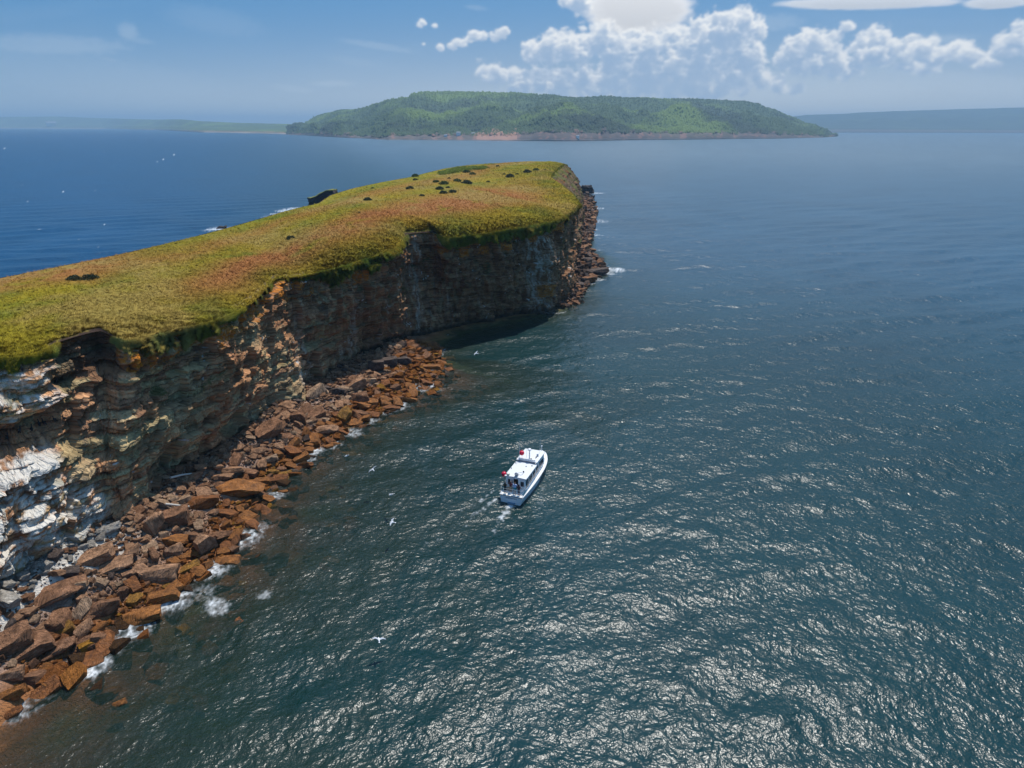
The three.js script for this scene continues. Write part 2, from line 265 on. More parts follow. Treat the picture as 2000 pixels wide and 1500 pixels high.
function cliffOut(s, h, hl, px) {                           // how far the rock stands out of the smooth face, and which bed it is
  const warp = 0.5 * n3(s * 0.035, 3.3, 0) + 0.12 * n3(s * 0.21, h * 0.12, 2) + 0.35 * (hash(Math.floor(s / 6.3 + 0.4 * n3(0, h * 0.15, 3)), 31) - 0.5);
  const q = h + warp + 0.012 * s, k = bedAt[clamp(Math.floor((q + 14) * 20), 0, 1299)], b = beds[k], e0 = q - b.q, e1 = b.th - e0;
  let jw = b.jw; const sj = s + hash(k, 11) * 5 + 0.25 * n3(s * 0.8, k, h * 0.8), cell = Math.floor(sj / jw), fj = sj / jw - cell, jd = Math.min(fj, 1 - fj) * jw;
  const r = hash(k, cell), gap = hash(k >> 1, Math.floor((sj) / (jw * 2.3)), 5);
  const fr = 1 - 0.55 * sstep(520, 660, px); let o = fr * b.out * (0.45 + 0.75 * r) + (gap < 0.2 && b.hard ? -0.5 : 0);
  const em = Math.min(e0, e1);
  o -= fr * 0.16 * Math.exp(-em / 0.06) * (0.4 + r) + 0.26 * Math.exp(-jd / 0.07) * (b.hard ? 1 : 0.5);
  const sk = s + 0.07 * h + 0.5 * n3(s * 0.3, h * 0.12, 31), kc = Math.floor(sk / 2.9), kd = Math.abs(sk / 2.9 - kc - 0.2 - 0.6 * hash(kc, 61)) * 2.9; o -= 0.55 * Math.exp(-kd / 0.13) * sstep(-0.15, 0.25, n3(kc * 3.7, h * 0.13, 41));
  // fallen chunks: big angular bites at several scales
  const c1 = Math.floor((s + 1.7 * n3(0, h * 0.11, 5)) / 5.2), c2 = Math.floor((h + 1.6 * n3(s * 0.11, 0, 8)) / 4.4);
  o += (hash(c1, c2, 3) - 0.5) * 1.9;
  const c3 = Math.floor((s + h * 0.3 + 0.5 * n3(s * 0.3, h * 0.3, 5)) / 1.7), c4 = Math.floor((h - s * 0.1 + 0.5 * n3(s * 0.3, h * 0.3, 9)) / 1.25);
  o += (hash(c3, c4, 4) - 0.5) * 1.0; bedInfo.block = hash(c3, c4, 14); bedInfo.chunk = hash(c1, c2, 13);
  const c5 = Math.floor((s - h * 0.12 + 0.4 * n3(s * 0.5, h * 0.4, 15)) / 0.75), c6 = Math.floor((h + 0.3 * n3(s * 0.6, h * 0.6, 19)) / 0.6); o += (hash(c5, c6, 6) - 0.5) * 0.3;
  o += 1.5 * fbm(s * 0.05, h * 0.06, 1.5, 3) + 0.55 * fbm(s * 0.42, h * 0.5, 4, 4);
  for (const [c, w, a] of ridges) { const d = Math.abs(s - c) / w; if (d < 2.5) o += a * Math.exp(-d * d) * (0.55 + 0.45 * Math.sin(h * 0.35 + c)); }
  if (px < 260) {                                            // the ledges of the white corner with the dark recess between them
    const f = sstep(-330, -60, px) * (1 - sstep(95, 150, px));
    o -= f * 2.6 * gauss(h, 16.4 + 0.012 * px, 1.25);
    o += f * (1.5 * gauss(h, 19.2, 1.3) + 1.8 * sstep(15.4, 13.6, h) * sstep(4, 9, h));
    o += (1 - sstep(130, 260, px)) * 1.4 * (n3(s * 0.35, Math.floor(h / 1.3) * 0.7, 3));
  }
  const sc = sstep(85, 120, px) * (1 - sstep(215, 240, px)) * sstep(19.3, 20.5, h); o -= sc * 1.2;
  o -= 1.9 * sstep(280, 340, px) * (1 - sstep(520, 580, px)) * sstep(9.5, 5.5, h);       // undercut foot
  o -= 1.2 * sstep(640, 720, px) * (1 - sstep(1040, 1075, px)) * sstep(3.4, 0.5, h);
  bedInfo.k = k; bedInfo.cell = cell; bedInfo.hard = b.hard; bedInfo.tone = b.tone; bedInfo.edge = em; bedInfo.joint = jd; bedInfo.q = q;
  return o;
}
const LICHEN = [[256, 9, 0.4, 3.4], [279, 5, 0.5, 2.2], [341, 10, 0.3, 3.6], [422, 8, 0.3, 3.0], [438, 9, 0.2, 3.2], [488, 10, 0, 2.2], [512, 5, 0, 1.4], [546, 10, 0, 2.4], [580, 6, 0.2, 2], [700, 7, 2, 5], [712, 4, 1.2, 4.5], [862, 7, 2.4, 4.4], [915, 9, 3.0, 5.4], [948, 10, 3.2, 5.4], [985, 12, 2.8, 5], [1045, 8, 1.2, 4.5], [1092, 7, 0.6, 3]];
const drapeLen = (s, px) => {                               // how far the turf hangs down over the rock
  for (const [c, w, d0] of LICHEN) if (Math.abs(px - c) < w * 0.9 && d0 < 1) return 0.15 + d0 * 0.5;
  return drapeFree(s, px);
};
const drapeFree = (s, px) => {                               // how far the turf hangs down over the rock
  let d = 0.55 + 1.5 * sstep(-0.15, 0.5, n3(s * 0.16, 8.1, 0) + 0.4 * n3(s * 0.6, 2.2, 0)) + 0.65 * n3(s * 1.1, 1, 1) + 0.5 * n3(s * 2.7, 1, 1) + 0.3 * n3(s * 6, 1, 1);
  d += 2.1 * sstep(840, 880, px) * (1 - sstep(1070, 1100, px)) * (0.6 + 0.5 * n3(s * 0.25, 4, 4) + 0.4 * n3(s * 0.9, 4, 9));
  d += 1.3 * sstep(255, 275, px) * (1 - sstep(400, 440, px));
  d += 1.5 * sstep(610, 650, px) * (1 - sstep(740, 770, px)) * (0.6 + 0.6 * n3(s * 0.5, 1, 4));
  d *= 1 - 0.95 * sstep(92, 115, px) * (1 - sstep(215, 235, px));
  d *= 1 - 0.9 * sstep(785, 795, px) * (1 - sstep(855, 870, px));
  d *= 1 - 0.75 * sstep(455, 480, px) * (1 - sstep(600, 620, px));
  return Math.max(0.05, d);
};
const mix3 = (o, a, k) => { o[0] = lerp(o[0], a[0], k); o[1] = lerp(o[1], a[1], k); o[2] = lerp(o[2], a[2], k); };
const ROCK = [[0.3, 0.155, 0.082], [0.4, 0.24, 0.14], [0.37, 0.315, 0.19], [0.52, 0.32, 0.19], [0.31, 0.19, 0.12], [0.44, 0.36, 0.23], [0.44, 0.23, 0.115]];
function turf(o, x, z, s, v, px) {                          // colour of the turf: yellow-green grass, red sorrel, fresh green hollows
  const d = n3(x * 0.05, z * 0.028, 1) + 0.5 * n3(x * 0.13, z * 0.09, 4) + 0.3 * n3(x * 0.5, z * 0.4, 7), f = fbm(x * 0.9, z * 0.9, 3, 3);
  o[0] = 0.285 + 0.07 * d; o[1] = 0.235 + 0.03 * d; o[2] = 0.022;
  mix3(o, [0.155, 0.185, 0.022], sstep(0.0, 0.7, n3(x * 0.1, z * 0.07, 12) + 0.6 * n3(x * 0.33, z * 0.3, 15) + (px > 640 ? 0.12 : 0)) * 0.85);
  mix3(o, [0.29, 0.2, 0.035], sstep(0.15, 0.6, n3(x * 0.07 + 5, z * 0.05, 22)) * 0.6);
  // sorrel: a band along the middle of the far half, the seaward rim of the near half
  const far = sstep(250, 560, px);
  let red = (1 - far) * (0.9 * sstep(0.5, 0.85, v + 0.12 * n3(x * 0.06, z * 0.06, 31))) + far * Math.max(gauss(v + 0.06 * n3(x * 0.05, z * 0.03, 3), 0.26, 0.17) * (1 - sstep(1105, 1130, px)), 0.6 * gauss(v, 0.7, 0.13));
  red *= sstep(-1.0, -0.15, n3(x * 0.12, z * 0.06, 41) + 0.5 * n3(x * 0.4, z * 0.25, 44));
  mix3(o, [0.37, 0.16, 0.055], clamp(red * 1.05)); mix3(o, [0.36, 0.255, 0.075], 0.75 * sstep(0.0, 0.5, n3(x * 0.045 + 9, z * 0.03, 71) + 0.3 * n3(x * 0.3, z * 0.2, 72)));
  mix3(o, [0.38, 0.32, 0.13], 0.5 * sstep(0.35, 0.6, n3(x * 0.22, z * 0.12, 51)) * sstep(0.1, 0.6, fbm(x * 1.6, z * 1.6, 9, 2)));
  const m = 0.8 + 0.5 * f; o[0] *= m; o[1] *= m; o[2] *= m;
  return o;
}
function rockColor(o, s, h, hl, px, ny, low) {
  const k = bedInfo.k, r = hash(k, bedInfo.cell, 9), f = fbm(s * 0.5, h * 0.9, 3, 4), f2 = n3(s * 2.2, h * 3.5, 6);
  const fr = sstep(520, 660, px), c = ROCK[clamp(lerp(hash(k, bedInfo.cell >> 1, 21) * 0.45 + bedInfo.tone * 0.55, 0.5 + 0.75 * n3(s * 0.22, h * 0.13, 51) + 0.25 * (bedInfo.block - 0.5), fr)) * 6.99 | 0];
  o[0] = c[0]; o[1] = c[1]; o[2] = c[2];
  mix3(o, ROCK[0], 0.55 * sstep(-0.1, 0.35, n3(s * 0.06, h * 0.08, 77)));
  mix3(o, [0.28, 0.16, 0.095], 0.55 * sstep(620, 760, px) * (1 - sstep(1150, 1200, px)));
  mix3(o, [0.33, 0.32, 0.21], 0.5 * sstep(0.0, 0.35, n3(s * 0.09, h * 0.13, 60)) * sstep(220, 300, px) * (1 - sstep(560, 700, px)));
  const m = (0.5 + 0.3 * r + 0.55 * f + 0.3 * f2 + 0.35 * bedInfo.block + 0.25 * bedInfo.chunk) * lerp(1.15, 0.88, sstep(480, 640, px)); o[0] *= m * 1.12; o[1] *= m * 0.96; o[2] *= m * 0.8;
  if (bedInfo.edge < 0.1) { const e = 0.5 + 5 * bedInfo.edge; o[0] *= e; o[1] *= e; o[2] *= e; }
  // seepage and pale vertical streaks
  const st = n3(s * 1.3, h * 0.1, 91) + 0.5 * n3(s * 3.5, h * 0.22, 95);
  mix3(o, [0.13, 0.088, 0.07], 0.6 * sstep(0.25, 0.8, st));
  let pale = 0.5 * sstep(0.3, 0.8, n3(s * 0.8 + 7, h * 0.09, 98) + 0.4 * n3(s * 2.6, h * 0.3, 99)) * sstep(480, 640, px);
  pale += 1.4 * (gauss(px, 1054, 19) + 0.6 * gauss(px, 812, 8) + 0.5 * gauss(px, 690, 6) + 0.8 * gauss(px, 590, 9) * sstep(14, 8, h)) * sstep(-0.25, 0.35, n3(s * 1.5, h * 0.25, 87) + 0.35 * f2);
  mix3(o, [0.56, 0.48, 0.38], 0.85 * clamp(pale));
  const speck = n3(s * 1.9, h * 2.1, 33) * sstep(0.1, 0.5, n3(s * 0.3, h * 0.3, 35));
  mix3(o, [0.7, 0.69, 0.65], 0.9 * sstep(0.36, 0.5, speck));
  // guano of the nesting ledges on the near corner
  const edge = lerp(215, 112, sstep(7.5, 13.5, h)) + 26 * n3(s * 0.3, h * 0.5, 71);
  let g = (1 - sstep(edge - 45, edge + 10, px)) * (h < 15.3 ? 1 : sstep(16.8, 17.8, h) * (1 - sstep(105, 135, px))) * (1 - sstep(22.3, 23.2, h));
  g *= sstep(-0.28, 0.2, 0.75 * n3(s * 0.5, h * 0.9, 73) + 0.55 * n3(s * 1.6, h * 2.4, 75) + 0.5 * (ny - 0.2) + 0.25 * gauss(h, 13.2, 1.3) + 0.2 * gauss(h, 7, 2) - 0.05);
  mix3(o, [0.72, 0.67, 0.58], clamp(g) * 0.93);
  // orange lichen on the rock under the turf
  const lich = sstep(hl - 4.6, hl - 3.4, h) * sstep(0.34, 0.46, hash(Math.floor(s / 1.5), Math.floor(h / 1.2), 55) * 0.7 + 0.4 * n3(s * 0.12, 5, 5)) * sstep(-0.25, 0.1, f2);
  mix3(o, [0.5, 0.17, 0.02], 0.9 * lich * (px > 225 ? 1 : 0.35) * (px < 640 || px > 850 ? 1 : 0.25));
  let lb = 0; for (const [c, w, d0, d1] of LICHEN) lb = Math.max(lb, (1 - sstep(w * 0.8, w * 1.1, Math.abs(px - c + 3 * n3(h * 0.8, c, 1)))) * sstep(hl - d1 - 0.2, hl - d1 + 0.2, h) * (1 - sstep(hl - d0 - 0.1, hl - d0 + 0.2, h)));
  mix3(o, [0.6, 0.2, 0.02], 0.92 * lb * sstep(-0.35, 0.05, f2 + 0.5 * f));
  mix3(o, [0.55, 0.2, 0.03], 0.95 * sstep(1046, 1050, px) * (1 - sstep(1072, 1076, px)) * sstep(4.6, 5, h) * (1 - sstep(8, 8.6, h)) * sstep(-0.5, 0, f2));
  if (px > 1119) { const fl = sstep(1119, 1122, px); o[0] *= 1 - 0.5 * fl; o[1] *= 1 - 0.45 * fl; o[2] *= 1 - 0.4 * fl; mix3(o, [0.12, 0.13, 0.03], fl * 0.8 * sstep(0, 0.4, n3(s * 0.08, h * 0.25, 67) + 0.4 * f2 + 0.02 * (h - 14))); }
  mix3(o, [0.05, 0.075, 0.015], 0.75 * sstep(0.3, 0.55, n3(s * 0.2, h * 0.3, 66)) * sstep(6, 16, h) * sstep(-0.2, 0.3, f2 + ny));   // moss
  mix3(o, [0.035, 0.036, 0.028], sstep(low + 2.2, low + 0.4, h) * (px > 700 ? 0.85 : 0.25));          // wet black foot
  return o;
}
// shoulder of turf above the lip: how high the plateau has risen at a distance d behind the lip
const riseOf = (px) => 0.8 + 1.9 * sstep(600, 700, px) * (1 - sstep(1085, 1110, px)) + 0.5 * sstep(1110, 1130, px);
const rise = (d, px, s) => riseOf(px) * (1 - Math.exp(-d / (3.6 + 1.2 * n3(s * 0.1, 1, 9))));

// cliff
const island = grp('island', 0, 0, 0); struct(island);
const rockBump = texture(1024, (x, y, o) => { const a = tfbm(x, y, 6, 3, 7, 0.66), b = Math.abs(tfbm(x, y, 9, 13, 3, 0.5)); o[0] = 0.35 + 0.42 * a + 0.5 * Math.min(b * 3, 0.6) + 0.08 * Math.floor(4 * (0.5 + 0.5 * tfbm(x, y, 11, 17, 3, 0.6))); }, 1, 1);
const cliffMat = matte(std(1, 1, 1, 0.92, { vertexColors: true, bumpMap: rockBump, bumpScale: 0.45 }), 0.2);
{
  const NVc = 190, pos = new Float32Array(NU * NVc * 3), col = new Float32Array(NU * NVc * 3), uv = new Float32Array(NU * NVc * 2), O = new Float32Array(NU * NVc);
  const dl = cols.map((c) => drapeLen(c.s, c.p));
  for (let j = 0; j < NVc; j++) {
    const v = j / (NVc - 1);
    for (let i = 0; i < NU; i++) {
      const c = cols[i], hb = c.b[1] - 2.2, hl = c.l[1], h = lerp(hb, hl, v), k = j * NU + i;
      const f = clamp((h - c.b[1]) / (hl - c.b[1])), prof = f < 0 ? 0 : c.p > 1120 ? lerp(f, Math.pow(f, 2.6), sstep(1120, 1124, c.p)) : lerp(f, f * f * (3 - 2 * f), 0.4);
      let o = cliffOut(c.s, h, hl, c.p) * sstep(-2.5, 0.5, h - c.b[1] + 1);
      const top = sstep(hl - 0.9, hl, h); o = lerp(o, 0.15, top);
      const hang = sstep(hl - dl[i] - 0.25, hl - dl[i] + 0.1, h);
      o += hang * (0.12 + 0.12 * gauss(h, hl - dl[i] * 0.6, 0.5) + 0.22 * n3(c.s * 1.3, h * 1.2, 5));
      O[k] = o;
      pos[k * 3] = lerp(c.b[0], c.l[0], prof) + c.n[0] * o; pos[k * 3 + 1] = h + 0.12 * n3(c.s * 0.7, h * 0.7, 20) * (1 - top); pos[k * 3 + 2] = lerp(c.b[2], c.l[2], prof) + c.n[1] * o;
      uv[k * 2] = c.s / 6; uv[k * 2 + 1] = h / 6;
    }
  }
  const o3 = [0, 0, 0], tcol = [0, 0, 0];
  for (let j = 0; j < NVc; j++) for (let i = 0; i < NU; i++) {
    const c = cols[i], k = j * NU + i, h = lerp(c.b[1] - 2.2, c.l[1], j / (NVc - 1)), ja = Math.max(0, j - 1), jb = Math.min(NVc - 1, j + 1);
    const ny = clamp((O[ja * NU + i] - O[jb * NU + i]) * 1.4, -0.6, 1);
    cliffOut(c.s, h, c.l[1], c.p);
    rockColor(o3, c.s, h, c.l[1], c.p, ny, c.b[1]);
    const hang = sstep(c.l[1] - dl[i] - 0.3, c.l[1] - dl[i] + 0.15, h + 0.35 * n3(c.s * 2.5, h * 2.5, 6));
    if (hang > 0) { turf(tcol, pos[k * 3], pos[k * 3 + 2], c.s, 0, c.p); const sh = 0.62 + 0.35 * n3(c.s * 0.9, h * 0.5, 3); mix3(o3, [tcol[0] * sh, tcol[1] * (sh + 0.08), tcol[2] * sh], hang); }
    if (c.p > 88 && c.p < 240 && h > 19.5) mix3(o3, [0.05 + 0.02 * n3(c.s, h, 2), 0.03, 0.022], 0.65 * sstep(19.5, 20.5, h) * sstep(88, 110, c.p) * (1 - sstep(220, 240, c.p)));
    col.set(o3, k * 3);
  }
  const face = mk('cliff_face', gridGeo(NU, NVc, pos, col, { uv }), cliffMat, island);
  island.userData.dl = undefined;
  // the seaward cliff at the back
  const ids = []; for (let i = 0; i < NU; i += 4) ids.push(i); if (ids[ids.length - 1] !== NU - 1) ids.push(NU - 1);
  const nb = ids.length, NB = 26, pb = new Float32Array(nb * NB * 3), cb = new Float32Array(nb * NB * 3), ub = new Float32Array(nb * NB * 2);
  for (let j = 0; j < NB; j++) for (let q = 0; q < nb; q++) {
    const c = cols[ids[q]], a = cols[ids[Math.max(0, q - 2)]].f, b = cols[ids[Math.min(nb - 1, q + 2)]].f, l = Math.hypot(b[0] - a[0], b[2] - a[2]) || 1, nx = (b[2] - a[2]) / l, nz = -(b[0] - a[0]) / l;
    const v = j / (NB - 1), h = lerp(c.f[1] - 0.02, -2, v), o = 0.4 + 7 * v + (j ? cliffOut(c.s + 900, h, 25, 700) : 0), k = j * nb + q;
    pb[k * 3] = c.f[0] + nx * o; pb[k * 3 + 1] = h; pb[k * 3 + 2] = c.f[2] + nz * o; ub[k * 2] = c.s / 6; ub[k * 2 + 1] = h / 6;
    if (!j) cliffOut(c.s + 900, h, 25, 700);
    rockColor(o3, c.s + 900, h, 25, 700, 0, 0); cb.set(o3, k * 3);
  }
  mk('cliff_face', gridGeo(nb, NB, pb, cb, { uv: ub }), cliffMat, island);
}
// plateau
const NVp = 150, vRow = [];
for (let j = 0; j < NVp; j++) { const x = j / (NVp - 1); vRow.push(0.35 * x * x + 0.65 * Math.pow(x, 4) ); }
function plateauPoint(c, v, out) {
  const wid = Math.hypot(c.f[0] - c.l[0], c.f[2] - c.l[2]), d = v * wid;
  const o = 0.15 * (1 - v);
  const x = lerp(c.l[0], c.f[0], v) + c.n[0] * o, z = lerp(c.l[2], c.f[2], v) + c.n[1] * o, in_ = sstep(0, 0.6, d) * sstep(1, 0.97, v);
  let y = lerp(c.l[1], c.f[1], v) + rise(d, c.p, c.s) * (1 - sstep(0.55, 1, v));
  y += in_ * (0.45 * n3(x * 0.09, z * 0.07, 2) + 0.22 * n3(x * 0.33, z * 0.3, 5) + 0.09 * n3(x * 0.9, z * 0.9, 8) + 0.04 * n3(x * 2.1, z * 2.1, 9)) * (0.5 + 0.7 * gauss(d, 4, 7));
  out[0] = x; out[1] = y; out[2] = z; return out;
}
{
  const pos = new Float32Array(NU * NVp * 3), col = new Float32Array(NU * NVp * 3), o = [0, 0, 0], p = [0, 0, 0];
  for (let j = 0; j < NVp; j++) for (let i = 0; i < NU; i++) {
    const c = cols[i], k = j * NU + i; plateauPoint(c, vRow[j], p); pos.set(p, k * 3);
    turf(o, p[0], p[2], c.s, vRow[j], c.p);
    const d = vRow[j] * Math.hypot(c.f[0] - c.l[0], c.f[2] - c.l[2]);
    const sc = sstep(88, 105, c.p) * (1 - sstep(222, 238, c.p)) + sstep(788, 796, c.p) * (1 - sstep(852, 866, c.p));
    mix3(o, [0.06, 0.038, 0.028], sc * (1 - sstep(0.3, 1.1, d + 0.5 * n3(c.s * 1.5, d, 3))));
    const bare = sstep(458, 475, c.p) * (1 - sstep(600, 625, c.p)) * (1 - sstep(1.0, 3.2, d + 1.6 * n3(c.s * 0.7, d * 0.5, 3)));
    mix3(o, hash(Math.floor(c.s / 1.3), Math.floor(d / 0.9)) < 0.45 ? [0.33, 0.14, 0.03] : [0.3, 0.22, 0.17], bare * 0.8);
    col.set(o, k * 3);
  }
  const turfBump = texture(512, (x, y, q) => { q[0] = 0.5 + 0.6 * tfbm(x, y, 10, 9, 5, 0.7); });
  const uv = new Float32Array(NU * NVp * 2); for (let k = 0; k < NU * NVp; k++) { uv[k * 2] = pos[k * 3] / 4; uv[k * 2 + 1] = pos[k * 3 + 2] / 4; }
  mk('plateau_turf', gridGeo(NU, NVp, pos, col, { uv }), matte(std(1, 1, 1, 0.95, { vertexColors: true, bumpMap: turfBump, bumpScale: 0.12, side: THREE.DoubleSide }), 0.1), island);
}
// shore: talus below the cliff, running on as sea bed
const NW = 70, wRow = []; for (let j = 0; j < NW; j++) wRow.push(j < 40 ? j / 39 : 1 + Math.pow((j - 39) / (NW - 40), 1.6) * 3.6);
function shorePoint(c, w, out) {
  let dx = c.w[0] - c.b[0], dz = c.w[2] - c.b[2]; const L = Math.max(1.2, Math.hypot(dx, dz)), un = Math.hypot(dx, dz) < 0.3 ? c.n : [dx / (Math.hypot(dx, dz)), dz / Math.hypot(dx, dz)];
  const wl = Math.max(L, 4), d = w <= 1 ? w * L : L + (w - 1) * 11;
  const x = c.b[0] + un[0] * (d - 1.6 * (1 - Math.min(1, w))), z = c.b[2] + un[1] * (d - 1.6 * (1 - Math.min(1, w)));
  let y = w <= 1 ? c.b[1] * (1 - w) * (0.75 + 0.25 * (1 - w)) - 0.12 * w : -0.12 - 3.4 * Math.pow((w - 1) / 1.0, 0.85) * (c.p > 760 ? 1.7 : 0.62);
  const a = c.p < 700 ? 1 : 0.5;
  y += a * (0.5 * n3(x * 0.25, z * 0.25, 3) + 0.4 * n3(x * 0.6, z * 0.6, 5) + 0.22 * Math.abs(n3(x * 1.4, z * 1.4, 7))) * sstep(0, 0.1, w) * (w > 1 ? 1.5 : 1);
  out[0] = x; out[1] = y; out[2] = z; return out;
}
const shore = grp('rubble_shore', 0, 0, 0); struct(shore);
const shoreIds = []; for (let i = 0; i < NU; i += 2) shoreIds.push(i);
const depthN = 256, depthX0 = -75, depthX1 = 70, depthZ0 = -330, depthZ1 = 70, depth = new Float32Array(depthN * depthN).fill(-99);
let shoreMesh;
{
  const n = shoreIds.length, pos = new Float32Array(n * NW * 3), col = new Float32Array(n * NW * 3), uv = new Float32Array(n * NW * 2), p = [0, 0, 0], o = [0, 0, 0];
  for (let j = 0; j < NW; j++) for (let q = 0; q < n; q++) {
    const c = cols[shoreIds[q]], k = j * n + q, w = wRow[j]; shorePoint(c, w, p); pos.set(p, k * 3); uv[k * 2] = p[0] / 5; uv[k * 2 + 1] = p[2] / 5;
    const r = 0.75 + 0.7 * fbm(p[0] * 0.6, p[2] * 0.6, p[1], 4);
    o[0] = 0.42; o[1] = 0.26; o[2] = 0.18;
    mix3(o, [0.38, 0.15, 0.045], sstep(1.6, 0.5, p[1] + 0.5 * n3(p[0] * 0.4, p[2] * 0.4, 9)));
    mix3(o, [0.2, 0.075, 0.02], sstep(0.1, -0.5, p[1]));
    mix3(o, [0.06, 0.042, 0.014], sstep(-0.8, -2.8, p[1]));
    mix3(o, [0.07, 0.085, 0.02], 0.8 * sstep(0.05, 0.6, n3(p[0] * 0.16, p[2] * 0.16, 14)) * sstep(-0.3, -1.4, p[1]));
    if (c.p > 740) mix3(o, [0.075, 0.1, 0.02], 0.95 * sstep(0.6, -0.2, p[1]));
    if (c.p > 1095) mix3(o, [0.11, 0.075, 0.055], 0.8);
    mix3(o, [0.72, 0.66, 0.57], (1 - sstep(150, 240, c.p + 20 * n3(p[0], p[2], 2))) * sstep(1.9, 2.9, p[1] + 0.7 * n3(p[0] * 0.5, p[2] * 0.5, 4)) * 0.9);
    o[0] *= r; o[1] *= r; o[2] *= r; col.set(o, k * 3);
    const gx = Math.round((p[0] - depthX0) / (depthX1 - depthX0) * (depthN - 1)), gz = Math.round((p[2] - depthZ0) / (depthZ1 - depthZ0) * (depthN - 1));
    if (gx >= 0 && gz >= 0 && gx < depthN && gz < depthN) depth[gz * depthN + gx] = Math.max(depth[gz * depthN + gx], p[1]);
  }
  shoreMesh = mk('sea_bed', gridGeo(n, NW, pos, col, { uv }), std(1, 1, 1, 0.9, { vertexColors: true, bumpMap: rockBump, bumpScale: 0.3, side: THREE.DoubleSide }), shore);
}
// ---------------------------------------------------------------- distant land: terrain with woods, seen through the haze
const pAz = (px, py) => { const d = rayDir(px, py); return Math.atan2(d.x, -d.z); };
const pTan = (px, py) => { const d = rayDir(px, py); return d.y / Math.hypot(d.x, d.z); };
const prof = (list) => { const a = list.map(([x, y]) => [pAz(x, y), pTan(x, y)]); return (az) => { if (az <= a[0][0]) return a[0][1]; for (let i = 1; i < a.length; i++) if (az <= a[i][0]) { const t = (az - a[i - 1][0]) / (a[i][0] - a[i - 1][0]); return lerp(a[i - 1][1], a[i][1], lerp(t, t * t * (3 - 2 * t), 0.5)); } return a[a.length - 1][1]; }; };
const forestSpots = [];
function land(name, az0, az1, n, rows, m, color, rough, mat, trees) {   // rows: [distance(az), height(az)] from the shore inland
  const pos = new Float32Array(n * m * 3), col = new Float32Array(n * m * 3), o = [0, 0, 0];
  for (let i = 0; i < n; i++) {
    const az = lerp(az0, az1, i / (n - 1)), D = rows.map((r) => r[0](az)), H = rows.map((r) => r[1](az));
    for (let j = 0; j < m; j++) {
      const u = j / (m - 1) * (rows.length - 1), a = Math.min(rows.length - 2, u | 0), t = u - a, d = lerp(D[a], D[a + 1], t);
      const x = Math.sin(az) * d, z = -Math.cos(az) * d, e = t * t * (3 - 2 * t);
      let y = lerp(H[a], H[a + 1], a === 0 ? Math.pow(t, 0.6) : e);
      y += (a >= 1 ? Math.sin(Math.PI * clamp((u - 1) / (rows.length - 3))) : 0) * rough * (fbm(x / 420, z / 420, 3, 4) * 1.2 + 0.9 * (0.3 - Math.abs(n3(az * 26 + 0.3 * n3(x / 300, z / 300, 1), u * 0.5, 4)))) * (u > rows.length - 2 ? 0 : 1);
      if (a === 0) y += t * 6 * n3(x / 60, z / 60, 8);
      if (trees && u > 0.9) y += 7 * n3(x / 26, z / 40, 3) + 4 * n3(x / 11, z / 17, 5);
      const k = j * n + i; pos[k * 3] = x; pos[k * 3 + 1] = y; pos[k * 3 + 2] = z;
      color(o, x, y, z, u, az); col.set(o, k * 3);
      if (trees && u > 1.0 && u < rows.length - 1.02) forestSpots.push(k, o[0], o[1], o[2], x, y, z);
    }
  }
  return struct(mk(name, gridGeo(n, m, pos, col), mat));
}
const landMat = std(1, 1, 1, 0.95, { vertexColors: true, side: THREE.DoubleSide });
